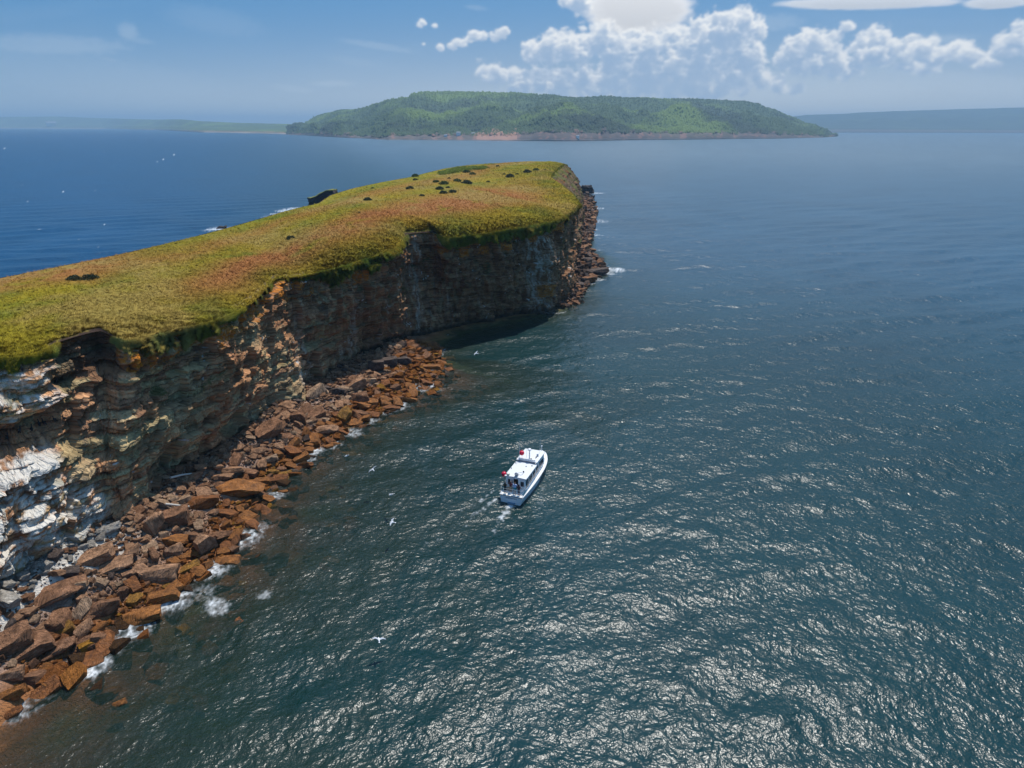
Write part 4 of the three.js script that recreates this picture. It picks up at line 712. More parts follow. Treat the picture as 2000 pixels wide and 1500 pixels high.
// ---------------------------------------------------------------- grass, bushes
const cliffMesh = island.children[0];
{
  const tuft = new THREE.BufferGeometry(), v = [], nn = [];
  for (let i = 0; i < 7; i++) { const a = i * 0.9 + hash(i, 3), l = 0.5 + 0.6 * hash(i, 4), w = 0.075, bx = 0.16 * Math.cos(a), bz = 0.16 * Math.sin(a), tx = bx + l * 0.62 * Math.cos(a), tz = bz + l * 0.62 * Math.sin(a), px = -Math.sin(a) * w, pz = Math.cos(a) * w; v.push(bx - px, -0.12, bz - pz, bx + px, -0.12, bz + pz, tx, l * 0.72, tz); for (let k = 0; k < 3; k++) nn.push(0.25 * Math.cos(a), 0.95, 0.25 * Math.sin(a)); }
  tuft.setAttribute('position', new THREE.Float32BufferAttribute(v, 3)); tuft.setAttribute('normal', new THREE.Float32BufferAttribute(nn, 3));
  const list = [], p = [0, 0, 0], o = [0, 0, 0];
  const vis = cols.filter((c) => c.p > -120 && c.t > 2.2 && c.p < 1134);
  for (let i = 0; i < 260000; i++) {
    const c = vis[(rnd() * vis.length) | 0], wid = Math.hypot(c.f[0] - c.l[0], c.f[2] - c.l[2]), dv = Math.pow(rnd(), 1.9), v0 = dv * 0.999, dist = Math.hypot(c.l[0], c.l[2]);
    if (rnd() > clamp(135 / dist) * (0.2 + 0.8 * Math.exp(-v0 * 5))) continue;
    plateauPoint(c, v0, p); const d = v0 * wid;
    if (c.p > 92 && c.p < 232 && d < 0.8) continue; if (c.p > 790 && c.p < 862 && d < 1) continue; if (c.p > 462 && c.p < 618 && d < 2.2 && rnd() < 0.75) continue;
    turf(o, p[0], p[2], c.s, v0, c.p); list.push(p[0], p[1], p[2], o[0], o[1], o[2], clamp(0.26 + dist / 480, 0.3, 0.8), 0, 0);
  }
  for (let i = 0; i < 60000; i++) {                          // tufts hanging over the lip
    const c = vis[(rnd() * vis.length) | 0], dl = drapeLen(c.s, c.p), h = c.l[1] - rnd() * dl * 1.02; if (dl < 0.25) continue;
    const hb = c.b[1] - 2.2, f = clamp((h - c.b[1]) / (c.l[1] - c.b[1])), pr = lerp(f, f * f * (3 - 2 * f), 0.4);
    let ou = cliffOut(c.s, h, c.l[1], c.p); ou = lerp(ou, 0.15, sstep(c.l[1] - 0.9, c.l[1], h)) + 0.3;
    p[0] = lerp(c.b[0], c.l[0], pr) + c.n[0] * ou; p[1] = h; p[2] = lerp(c.b[2], c.l[2], pr) + c.n[1] * ou;
    turf(o, p[0], p[2], c.s, 0, c.p); const g = sstep(-0.2, 0.5, n3(p[0] * 0.5, p[1] * 0.5, p[2] * 0.5)); o[0] *= lerp(1, 0.6, g); o[1] *= lerp(1, 0.85, g); list.push(p[0], p[1], p[2], o[0], o[1], o[2], clamp(0.32 + Math.hypot(p[0], p[2]) / 450, 0.36, 0.9), c.n[0], c.n[1]);
  }
  const n = list.length / 9, im2 = new THREE.InstancedMesh(tuft, matte(std(1, 1, 1, 0.9, { side: THREE.DoubleSide }), 0.1), n), M = new THREE.Matrix4(), q = new THREE.Quaternion(), q2 = new THREE.Quaternion(), c = new THREE.Color(), Y = new THREE.Vector3(0, 1, 0), X = new THREE.Vector3();
  for (let i = 0; i < n; i++) {
    const k = i * 9, s = list[k + 6] * rr(0.6, 1.25), m = rr(1.05, 1.32); q.setFromAxisAngle(Y, rr(0, 6.28));
    if (list[k + 7] || list[k + 8]) { X.set(list[k + 8], 0, -list[k + 7]).normalize(); q2.setFromAxisAngle(X, 1.25 + rr(-0.3, 0.5)); q.premultiply(q2); }
    M.compose(new THREE.Vector3(list[k], list[k + 1], list[k + 2]), q, new THREE.Vector3(s, s * rr(0.7, 1.2), s)); im2.setMatrixAt(i, M); c.setRGB(list[k + 3] * m, list[k + 4] * m, list[k + 5] * m); im2.setColorAt(i, c);
  }
  console.log('tufts', n);
  im2.name = 'grass'; put(struct(im2, 'stuff'));
}
function bushGeo(sd, n) {
  const v = [], col = [];
  const t = new THREE.Vector3(), a = new THREE.Vector3(), b = new THREE.Vector3();
  for (let i = 0; i < n; i++) {
    const u = hash(i, sd, 1) * 6.2832, y = hash(i, sd, 2) * 1.25 - 0.25, r = Math.sqrt(Math.max(0, 1 - y * y)) * (0.72 + 0.38 * Math.sqrt(hash(i, sd, 3))), lump = 0.8 + 0.35 * n3(Math.cos(u) * 1.6 + sd * 5, y * 1.8, Math.sin(u) * 1.6);
    t.set(Math.cos(u) * r * lump, (y * 0.8 + 0.18) * lump, Math.sin(u) * r * lump); if (t.y < -0.1) t.y = -0.1 * hash(i, 9);
    const s = 0.13 + 0.1 * hash(i, sd, 4); a.set(hash(i, sd, 5) - 0.5, hash(i, sd, 6) - 0.5, hash(i, sd, 7) - 0.5).normalize().multiplyScalar(s); b.set(hash(i, sd, 8) - 0.5, hash(i, sd, 9) - 0.5, hash(i, sd, 10) - 0.5).normalize().multiplyScalar(s);
    v.push(t.x, t.y, t.z, t.x + a.x, t.y + a.y, t.z + a.z, t.x + b.x, t.y + b.y, t.z + b.z); const m = 0.7 + 0.7 * hash(i, sd, 11); for (let k = 0; k < 3; k++) col.push(m, m, m * 0.9);
  }
  const g = new THREE.BufferGeometry(); g.setAttribute('position', new THREE.Float32BufferAttribute(v, 3)); g.setAttribute('color', new THREE.Float32BufferAttribute(col, 3)); return g;
}
const BUSH = [1, 2, 3, 4].map((k) => bushGeo(k, 900)), leafA = std(0.035, 0.052, 0.02, 0.9, { vertexColors: true, side: THREE.DoubleSide, flatShading: true }), leafB = std(0.06, 0.095, 0.022, 0.9, { vertexColors: true, side: THREE.DoubleSide, flatShading: true });
const stemGeo = (() => { const a = []; for (let i = 0; i < 5; i++) { const g = new THREE.CylinderGeometry(0.02, 0.045, 0.7, 5); g.translate(0, 0.3, 0); g.rotateZ(0.5 * (hash(i, 2) - 0.3)); g.rotateY(i * 1.26); a.push(g); } return mergeGeometries(a); })(), stemMat = std(0.08, 0.05, 0.035, 0.9);
const plateauMesh = island.children.find((o) => o.name === 'plateau_turf'); plateauMesh.updateMatrixWorld(true);
[[145, 547, 30, 0, 'left one of a pair of dark low bushes on the near green turf'], [178, 545, 30, 0, 'right one of a pair of dark low bushes on the near green turf'], [568, 466, 18, 0, 'lone dark bush near the cliff edge above the orange lichen blocks'], [718, 391, 17, 0, 'dark bush alone in the reddish turf of the island middle'], [700, 416, 9, 1, 'small green bush left of the reddish turf near the cliff top'], [728, 368, 7, 0, 'tiny dark bush close to the seaward rim'], [824, 383, 12, 0, 'small round bush in front of the paired bushes'], [801, 369, 17, 0, 'oval dark bush halfway to the seaward rim'], [811, 352, 11, 0, 'upright dark bush below the rim mound'], [811, 345, 16, 1, 'light green bush on the skyline behind an upright bush'], [859, 370, 18, 0, 'left bush of the dark cluster in the middle of the plateau'], [875, 367, 10, 0, 'small bush tucked behind the dark cluster'], [866, 378, 18, 0, 'low front bush of the dark cluster'], [884, 376, 16, 0, 'right front bush of the dark cluster'], [852, 356, 14, 1, 'green bush behind the dark cluster'], [867, 360, 20, 1, 'flat green bush right behind the dark cluster'], [893, 355, 18, 1, 'broad green bush left of the wide dark bush'], [911, 359, 22, 0, 'wide dark bush right of the dark cluster'], [923, 341, 14, 1, 'bush at the right end of the back row'], [911, 337, 16, 1, 'bush at the left end of the back row'], [877, 349, 8, 0, 'tiny bush between the cluster and the back row'], [996, 346, 19, 0, 'dark bush in the far reddish turf'], [953, 356, 9, 0, 'small bush alone in the far grass before the cliff'], [1030, 337, 18, 0, 'left bush of the far right row'], [1047, 333, 14, 1, 'middle bush of the far right row'], [1065, 333, 7, 0, 'tiny last bush of the far right row'], [972, 325, 8, 0, 'tiny bush on the far skyline'], [985, 341, 8, 1, 'small green bush left behind the far dark bush'], [1010, 341, 9, 1, 'small green bush right behind the far dark bush']].forEach(([px, py, w, kind, label], i) => {
  raycaster.set(camera.position, rayDir(px, py)); const h = raycaster.intersectObject(plateauMesh)[0]; if (!h) { console.log('no turf under bush', label); return; }
  const s = w / 2 / PXF * depthAt(h.point.x, h.point.y, h.point.z), g = grp('bush', h.point.x, h.point.y - 0.05, h.point.z, i * 1.3);
  const f = mk('foliage', BUSH[i % 4], kind ? leafB : leafA, g); f.scale.set(s, s * 0.75, s);
  if (w > 14) { const st = mk('stem', stemGeo, stemMat, g); st.scale.setScalar(s * 0.8); }
  tag(g, label, 'bush', 'bushes scattered over the turf');
});
{   // the low thicket along the seaward rim
  const n = 140, im3 = new THREE.InstancedMesh(BUSH[1], std(0.24, 0.27, 0.03, 0.9, { vertexColors: true, side: THREE.DoubleSide, flatShading: true }), n), M = new THREE.Matrix4(), q = new THREE.Quaternion();
  for (let i = 0; i < n; i++) { const u = rnd(), px = lerp(862, 948, u), c = Math.sin(Math.PI * clamp(u)), py = lerp(338, 326.5, u) + rr(-2, 2) - 5 * c * rnd(); raycaster.set(camera.position, rayDir(px, py + 2)); const h = raycaster.intersectObject(plateauMesh)[0]; const pt = h ? h.point : new THREE.Vector3(...at(px, py + 4, 25.5)); const s = rr(1.2, 2.6); M.compose(pt, q.setFromAxisAngle(new THREE.Vector3(0, 1, 0), rr(0, 6)), new THREE.Vector3(s, s * 0.55, s)); im3.setMatrixAt(i, M); }
  im3.name = 'thicket'; put(struct(im3, 'stuff'));
}
// ---------------------------------------------------------------- tour boat
const boatHead = 20.5 * RAD, bs = at(998, 983, 0), BX = bs[0], BZ = bs[2];
const fwd = [Math.sin(boatHead), -Math.cos(boatHead)], stb = [Math.cos(boatHead), Math.sin(boatHead)];
const wakeFoam = (x, z) => {                                 // wash behind the transom and along the sides
  const dx = x - BX, dz = z - BZ, a = dx * fwd[0] + dz * fwd[1], b = dx * stb[0] + dz * stb[1];
  if (a > 15 || a < -26 || Math.abs(b) > 9) return 0;
  let f = 0; const nz = fbm(x * 1.1, z * 1.1, 8, 4);
  if (a < 0.2) { const w = 0.55 + 0.09 * -a; f = Math.exp(-Math.pow((b - 0.15) / w, 2)) * Math.exp(a / 5.5) * 0.95; f = Math.max(f, 0.62 * Math.exp(-Math.pow((b + 2.2 - 0.26 * a + 0) / (0.5 - 0.05 * a), 2)) * Math.exp(a / 9)); f = Math.max(f, 0.46 * Math.exp(-Math.pow((b + 3.6 - 0.42 * a) / 0.7, 2)) * Math.exp(a / 8)); }
  else { f = 0.34 * Math.exp(-Math.pow((Math.abs(b) - 1.9 - 0.16 * (12 - a)) / 0.55, 2)) * sstep(13, 9, a); }
  return 0.85 * sstep(0.3, 0.85, 0.85 * f + 0.35 * (0.25 - Math.abs(n3(x * 0.9, z * 0.9, 12))) + 0.6 * nz + 0.2 * n3(x * 4.4, z * 4.4, 3) - (f < 0.05 ? 1 : 0));
};
const boat = grp('tour_boat', BX, 0.02, BZ, -boatHead);
tag(boat, 'white cabin tour boat with red buoys heading away past the cliff', 'boat');
{
  const white = std(0.8, 0.8, 0.79, 0.35), whiteDeck = std(0.78, 0.775, 0.75, 0.6), glass = new THREE.MeshPhysicalMaterial({ color: new THREE.Color().setRGB(0.012, 0.016, 0.03), roughness: 0.08 }), black = std(0.02, 0.02, 0.022, 0.5), steel = std(0.6, 0.61, 0.62, 0.3, { metalness: 0.7 }), grey = std(0.35, 0.36, 0.37, 0.6), red = std(0.72, 0.012, 0.05, 0.35), teal = std(0.02, 0.32, 0.24, 0.7, { side: THREE.DoubleSide }), dark = std(0.015, 0.014, 0.018, 0.8);
  const LEN = 13.3, NS = 44, half = (t) => 1.62 * (1 + 0.22 * Math.sin(Math.PI * clamp(t * 0.92))) * (t < 0.55 ? 1 : Math.sqrt(Math.max(0, 1 - Math.pow((t - 0.55) / 0.45, 2.6)))), sheer = (t) => 1.12 + 0.85 * Math.pow(t, 1.8);
  const ring = (t) => { const hb = Math.max(half(t), 0.02), hw = hb * (1 - 0.12 - 0.55 * sstep(0.45, 1, t)), h = sheer(t); return [[0, -0.55 + 0.4 * sstep(0.75, 1, t)], [hw * 0.75, -0.4 + 0.3 * sstep(0.75, 1, t)], [hw, 0], [lerp(hw, hb, 0.45), h * 0.45], [lerp(hw, hb, 0.85), h * 0.8], [hb, h - 0.09], [hb + 0.05, h - 0.07], [hb + 0.05, h], [hb - 0.06, h + 0.012]]; };
  const K = 9, pos = [], idx = [];
  for (const sd of [1, -1]) { const o = pos.length / 3; for (let i = 0; i < NS; i++) { const t = i / (NS - 1); for (const [x, y] of ring(t)) pos.push(sd * x, y, -t * LEN - (y > 0 ? 0.0 : 0)); } for (let i = 0; i < NS - 1; i++) for (let k = 0; k < K - 1; k++) { const a = o + i * K + k, b = a + 1, c = a + K, d = c + 1; if (sd > 0) idx.push(a, c, b, b, c, d); else idx.push(a, b, c, b, d, c); } }
  let g = new THREE.BufferGeometry(); g.setAttribute('position', new THREE.Float32BufferAttribute(pos, 3)); g.setIndex(idx); g = toCreasedNormals(g, 0.6);
  const hullMat = std(0.8, 0.8, 0.8, 0.3, { side: THREE.DoubleSide });
  mk('hull', g, hullMat, boat);
  const trs = new THREE.Shape(ring(0).slice(0, 8).map(([x, y]) => new THREE.Vector2(x, y)).concat(ring(0).slice(0, 8).reverse().map(([x, y]) => new THREE.Vector2(-x, y))));
  const tg = new THREE.ExtrudeGeometry(trs, { depth: 0.06, bevelEnabled: false }); tg.translate(0, 0, -0.03); mk('transom', tg, hullMat, boat);
  // dark rubbing strake
  const sp = []; for (let i = 0; i < NS; i++) { const t = i / (NS - 1); sp.push(new THREE.Vector3(half(t) + 0.06, sheer(t) - 0.04, -t * LEN)); }
  for (const sd of [1, -1]) mk('rub_rail', new THREE.TubeGeometry(new THREE.CatmullRomCurve3(sp.slice(0, 38).map((v) => new THREE.Vector3(v.x * sd, v.y, v.z))), 60, 0.028, 6), grey, boat);
  mk('rub_rail', new THREE.BoxGeometry(3.36, 0.06, 0.06).translate(0, 1.075, 0.05), black, boat);
  // deck
  const dp = [], di = []; for (let i = 0; i < NS; i++) { const t = i / (NS - 1), hb = Math.max(half(t) - 0.05, 0.01); for (let k = 0; k <= 8; k++) { const u = k / 4 - 1; dp.push(u * hb, sheer(t) + 0.004 + 0.1 * (1 - u * u) * sstep(0.6, 0.8, t), -t * LEN); } }
  for (let i = 0; i < NS - 1; i++) for (let k = 0; k < 8; k++) { const a = i * 9 + k; di.push(a, a + 1, a + 10, a, a + 10, a + 9); }
  const dg = new THREE.BufferGeometry(); dg.setAttribute('position', new THREE.Float32BufferAttribute(dp, 3)); dg.setIndex(di); dg.computeVertexNormals(); mk('deck', dg, std(0.78, 0.77, 0.74, 0.6, { side: THREE.DoubleSide }), boat);
  // cabin: walls follow the hull, lower saloon aft, raised wheelhouse forward
  const Z0 = -1.75, Z1 = -9.9, wall = (z) => Math.min(half(-z / LEN) - 0.28, 1.5), base = (z) => sheer(-z / LEN) - 0.02, RY = 3.02;
  const NZ = 24, wallMat = std(0.8, 0.8, 0.8, 0.4, { side: THREE.DoubleSide });
  for (const sd of [1, -1]) { const wp = [], wi = []; for (let i = 0; i <= NZ; i++) { const z = lerp(Z0, Z1, i / NZ); wp.push(sd * wall(z), base(z), z, sd * (wall(z) - 0.1), RY + 0.25 * sstep(-5.9, -6.1, z), z); } for (let i = 0; i < NZ; i++) { const a = i * 2; if (sd > 0) wi.push(a, a + 2, a + 1, a + 1, a + 2, a + 3); else wi.push(a, a + 1, a + 2, a + 1, a + 3, a + 2); } const wg = new THREE.BufferGeometry(); wg.setAttribute('position', new THREE.Float32BufferAttribute(wp, 3)); wg.setIndex(wi); mk('cabin_wall', toCreasedNormals(wg, 0.5), wallMat, boat); }
  // aft bulkhead with the open doorway and windows
  const wa = wall(Z0), ba = base(Z0), sh = new THREE.Shape([[-wa, ba], [wa, ba], [wa - 0.1, RY], [-wa + 0.1, RY]].map(([x, y]) => new THREE.Vector2(x, y)));
  const hole = (x0, x1, y0, y1) => sh.holes.push(new THREE.Path([[x0, y0], [x0, y1], [x1, y1], [x1, y0]].map(([x, y]) => new THREE.Vector2(x, y))));
  hole(-0.28, 0.42, ba + 0.06, ba + 1.72); hole(-1.12, -0.72, ba + 0.72, ba + 1.55); hole(-0.6, -0.4, ba + 0.72, ba + 1.55); hole(0.72, 1.26, ba + 0.72, ba + 1.45);
  mk('aft_bulkhead', new THREE.ExtrudeGeometry(sh, { depth: 0.06, bevelEnabled: false }).translate(0, 0, Z0 - 0.03), white, boat);
  for (const [x0, x1, y0, y1] of [[-1.12, -0.72, 0.72, 1.55], [-0.6, -0.4, 0.72, 1.55], [0.72, 1.26, 0.72, 1.45]]) { const w = mk('window', new THREE.BoxGeometry(x1 - x0, y1 - y0, 0.02).translate((x0 + x1) / 2, ba + (y0 + y1) / 2, Z0 - 0.01), glass, boat); for (const sx of [x0, x1]) mk('frame', new THREE.BoxGeometry(0.045, y1 - y0 + 0.08, 0.05).translate(sx, ba + (y0 + y1) / 2, Z0 + 0.035), white, w); }
  mk('doorway', new THREE.BoxGeometry(0.72, 1.68, 0.02).translate(0.07, ba + 0.88, Z0 - 0.5), dark, boat);  // near-black panel behind the opening, painting in the dark of the cabin
  const dfr = [-0.3, 0.44].map((x) => new THREE.BoxGeometry(0.06, 1.74, 0.1).translate(x, ba + 0.88, Z0 + 0.02)); mk('door_frame', mergeGeometries(dfr), white, boat);
  const doorLeaf = mk('door', new RoundedBoxGeometry(0.24, 1.66, 0.05, 2, 0.015).translate(0.57, ba + 0.88, Z0 + 0.06), white, boat); mk('handle', new THREE.SphereGeometry(0.03, 8, 6).translate(0.5, ba + 0.85, Z0 + 0.11), steel, doorLeaf);
  // side windows: five groups of a pair with a vent strip above, two raked panes by the wheel
  for (const sd of [1, -1]) {
    const pane = (z0, z1, y0, y1) => { const p = [], e = 0.012, X = (z, y) => sd * (lerp(wall(z), wall(z) - 0.1, (y - base(z)) / (RY - base(z))) + e); for (const [z, y] of [[z0, y0], [z1, y0], [z1, y1], [z0, y1]]) p.push(X(z, y), y, z); for (const [z, y] of [[z0, y0], [z1, y0], [z1, y1], [z0, y1]]) p.push(X(z, y) - sd * 0.03, y, z); const q = new THREE.BufferGeometry(); q.setAttribute('position', new THREE.Float32BufferAttribute(p, 3)); q.setIndex([0, 1, 2, 0, 2, 3, 4, 6, 5, 4, 7, 6, 0, 4, 5, 0, 5, 1, 1, 5, 6, 1, 6, 2, 2, 6, 7, 2, 7, 3, 3, 7, 4, 3, 4, 0]); return q.toNonIndexed(); };
    const mkp = (q, n) => { q.computeVertexNormals(); return mk(n, q, glass, boat); };
    for (let k = 0; k < 4; k++) { const a = Z0 - 0.22 - k * 1.42, b1 = base(a); mkp(pane(a, a - 0.5, b1 + 0.34, RY - 0.4), 'window'); mkp(pane(a - 0.6, a - 1.12, b1 + 0.34, RY - 0.4), 'window'); mkp(pane(a, a - 1.12, RY - 0.33, RY - 0.1), 'vent_window'); }
    mkp(pane(-7.72, -8.35, base(-7.8) + 0.34, RY - 0.1), 'window'); mkp(pane(-8.45, -9.5, base(-9) + 0.34, RY - 0.15), 'window');
  }
  // front of the wheelhouse
  const fz = Z1, fw = wall(fz); mk('windscreen', new THREE.BoxGeometry(fw * 1.8, 0.7, 0.03).rotateX(-0.35).translate(0, RY - 0.25, fz + 0.1), glass, boat);
  mk('cabin_front', new THREE.BoxGeometry(fw * 2, RY - base(fz) - 0.5, 0.08).translate(0, (RY - 0.5 + base(fz)) / 2, fz), white, boat);
  // roofs
  const roof = (z0, z1, y, o, th, cr_) => { const p = [], I = [], n = 14; for (let i = 0; i <= n; i++) { const z = lerp(z0, z1, i / n), w = wall(clamp(z, -11, -1.6)) - 0.06 + o; for (let k = 0; k <= 10; k++) { const u = k / 5 - 1; p.push(u * w, y + cr_ * (1 - u * u), z); } } const N = 11; for (let i = 0; i < n; i++) for (let k = 0; k < 10; k++) { const a = i * N + k; I.push(a, a + 1, a + N + 1, a, a + N + 1, a + N); } const off = p.length / 3; for (let i = 0; i < off; i++) p.push(p[i * 3], p[i * 3 + 1] - th, p[i * 3 + 2]); const top = I.slice(); for (let i = 0; i < top.length; i += 3) I.push(top[i] + off, top[i + 2] + off, top[i + 1] + off); const rim = []; for (let k = 0; k <= 10; k++) rim.push(k); for (let i = 1; i <= n; i++) rim.push(i * N + 10); for (let k = 9; k >= 0; k--) rim.push(n * N + k); for (let i = n - 1; i >= 0; i--) rim.push(i * N); for (let i = 0; i < rim.length - 1; i++) { const a = rim[i], b = rim[i + 1]; I.push(a, a + off, b, b, a + off, b + off); } const q = new THREE.BufferGeometry(); q.setAttribute('position', new THREE.Float32BufferAttribute(p, 3)); q.setIndex(I); return toCreasedNormals(q, 0.5); };
  const rmat = std(0.7, 0.7, 0.69, 0.45, { side: THREE.DoubleSide });
  const r1 = mk('roof', roof(-1.62, -6.35, RY + 0.1, 0.16, 0.12, 0.07), rmat, boat);
  mk('wheelhouse_roof', roof(-6.3, -10.1, RY + 0.42, 0.12, 0.1, 0.06), rmat, boat);
  mk('roof_step', new THREE.BoxGeometry(2.5, 0.3, 0.05).translate(0, RY + 0.26, -6.32), std(0.16, 0.18, 0.22, 0.6), boat);  // dark tint paints in the shade on this aft-facing step
  mk('spray_board', new THREE.BoxGeometry(2.55, 0.2, 0.05).translate(0, RY + 0.6, -6.42), white, boat);
  // roof fittings
  const pipe = mk('exhaust_cowl', new THREE.LatheGeometry([[0.0, 0.0], [0.24, 0.0], [0.26, 0.18], [0.22, 0.5], [0.16, 0.52], [0.0, 0.5]].map(([x, y]) => new THREE.Vector2(x, y)), 18).rotateX(0.9).translate(0.05, RY + 0.25, -2.2), grey, boat);
  const hoop = mk('hatch_rim', new THREE.TorusGeometry(0.36, 0.035, 8, 24).rotateX(Math.PI / 2).translate(0.32, RY + 0.2, -2.75), white, boat);
  mk('loudspeaker', new THREE.ConeGeometry(0.13, 0.24, 12).rotateX(-1.3).translate(0.62, RY + 0.34, -3.35), black, boat);
  for (const [x, z] of [[0.35, -5.1], [1.05, -5.6]]) mk('roof_light', new THREE.CylinderGeometry(0.08, 0.1, 0.12, 12).translate(x, RY + 0.22, z), grey, boat);
  for (const z of [-2.1, -3.9, -5.7]) mk('roof_cleat', new RoundedBoxGeometry(0.12, 0.16, 0.16, 2, 0.03).translate(-1.42, RY + 0.2, z), grey, boat);
  mk('life_ring_box', new RoundedBoxGeometry(0.34, 0.26, 0.4, 3, 0.06).translate(-1.1, RY + 0.27, -1.9), std(0.62, 0.6, 0.5, 0.6), boat);
  for (const [x, y, z, r] of [[-0.95, RY + 1.25, -6.9, 0.36], [-1.82, RY + 0.05, -2.1, 0.36]]) { const b = mk('red_buoy', new THREE.SphereGeometry(r, 24, 18).translate(x, y, z), red, boat); mk('cap', new THREE.CylinderGeometry(0.06, 0.1, 0.12, 12).translate(x, y + r + 0.02, z), red, b); mk('strap', new THREE.CylinderGeometry(0.015, 0.015, 0.8, 6).translate(x + 0.05, y - r - 0.25, z), steel, b); }
  const mast = mk('radar_mast', new THREE.CylinderGeometry(0.07, 0.1, 1.35, 12).translate(0.15, RY + 1.1, -7.1), white, boat); mk('radar_dome', new THREE.LatheGeometry([[0, 0.16], [0.2, 0.13], [0.27, 0.04], [0.27, -0.06], [0.2, -0.1], [0, -0.1]].map(([x, y]) => new THREE.Vector2(x, y)), 20).translate(0.15, RY + 1.88, -7.1), white, boat);
  mk('camera_pod', new RoundedBoxGeometry(0.2, 0.16, 0.18, 2, 0.04).translate(0.5, RY + 0.6, -6.8), black, boat);
  for (const [x, y, z, h] of [[-1.25, RY + 0.5, -6.7, 2.6], [0.9, RY + 0.4, -9.6, 2.4], [-0.35, RY + 0.5, -7.3, 1.2]]) mk('antenna', new THREE.CylinderGeometry(0.012, 0.022, h, 6).translate(x, y + h / 2, z), white, boat);
  mk('searchlight', new THREE.CylinderGeometry(0.16, 0.12, 0.3, 14).rotateX(1.2).translate(1.0, RY + 0.62, -8.3), steel, boat); mk('horn', new THREE.ConeGeometry(0.1, 0.4, 10).rotateX(1.4).translate(0.95, RY + 0.58, -7.6), black, boat);
  mk('anchor_winch', new RoundedBoxGeometry(0.42, 0.3, 0.5, 3, 0.05).translate(0.15, sheer(0.9) + 0.22, -11.9), grey, boat);
  mk('bow_post', new THREE.CylinderGeometry(0.05, 0.06, 0.75, 10).translate(0, sheer(1) + 0.3, -13.2), white, boat); mk('bow_light', new THREE.SphereGeometry(0.13, 14, 10).translate(0, sheer(1) + 0.75, -13.2), white, boat);
  // rails round the after deck with turquoise netting
  const post = (x, z) => mk('rail_post', new THREE.CylinderGeometry(0.022, 0.022, 0.95, 8).translate(x, 1.13 + 0.475, z), steel, boat);
  for (const [x, z] of [[-1.56, -0.1], [1.56, -0.1], [-1.6, -0.95], [1.6, -0.95], [-0.5, -0.08], [0.55, -0.08]]) post(x, z);
  const rl = (pts, y) => mk('rail', new THREE.TubeGeometry(new THREE.CatmullRomCurve3(pts.map(([x, z]) => new THREE.Vector3(x, y, z)), false, 'catmullrom', 0.05), 40, 0.024, 6), steel, boat);
  const path = [[-1.6, -1.75], [-1.6, -0.95], [-1.56, -0.1], [-0.5, -0.08], [0.55, -0.08], [1.56, -0.1], [1.6, -0.95], [1.6, -1.75]]; rl(path, 2.06); rl(path, 1.6);
  const net = (x0, z0, x1, z1, mat, y0, y1) => { const q = new THREE.PlaneGeometry(1, 1, 8, 6), p = q.attributes.position; for (let i = 0; i < p.count; i++) { const u = p.getX(i) + 0.5, v = p.getY(i) + 0.5, w = 0.03 * Math.sin(u * 14) * (1 - v); p.setXYZ(i, lerp(x0, x1, u) + w, lerp(y0, y1, v), lerp(z0, z1, u) + w); } q.computeVertexNormals(); return mk('netting', q, mat, boat); };
  net(-1.63, -1.7, -1.6, -0.75, teal, 1.2, 2.03); net(1.63, -1.7, 1.62, -0.3, std(0.12, 0.42, 0.38, 0.7, { side: THREE.DoubleSide, transparent: true, opacity: 0.55 }), 1.2, 1.6);
  mk('bench', new RoundedBoxGeometry(0.75, 0.42, 0.4, 3, 0.05).translate(-0.75, 1.34, -1.4), std(0.5, 0.33, 0.2, 0.7), boat);
  // name on the transom
  const cv = document.createElement('canvas'); cv.width = 512; cv.height = 96; const cx = cv.getContext('2d'); cx.fillStyle = '#cfd2d6'; cx.fillRect(0, 0, 512, 96); cx.fillStyle = '#0a2448'; cx.font = 'italic bold 66px serif'; cx.textAlign = 'center'; cx.textBaseline = 'middle'; cx.fillText('Heartland Joy', 256, 48, 490);
  const ct = new THREE.CanvasTexture(cv); ct.colorSpace = THREE.SRGBColorSpace;
  mk('name_board', new THREE.BoxGeometry(1.75, 0.33, 0.012).translate(0.03, 0.78, 0.037), [white, white, white, white, std(1, 1, 1, 0.4, { map: ct }), white], boat);
  mk('swim_step', new RoundedBoxGeometry(1.1, 0.07, 0.4, 2, 0.02).translate(0.1, 0.12, 0.22), std(0.12, 0.2, 0.28, 0.6), boat);
}
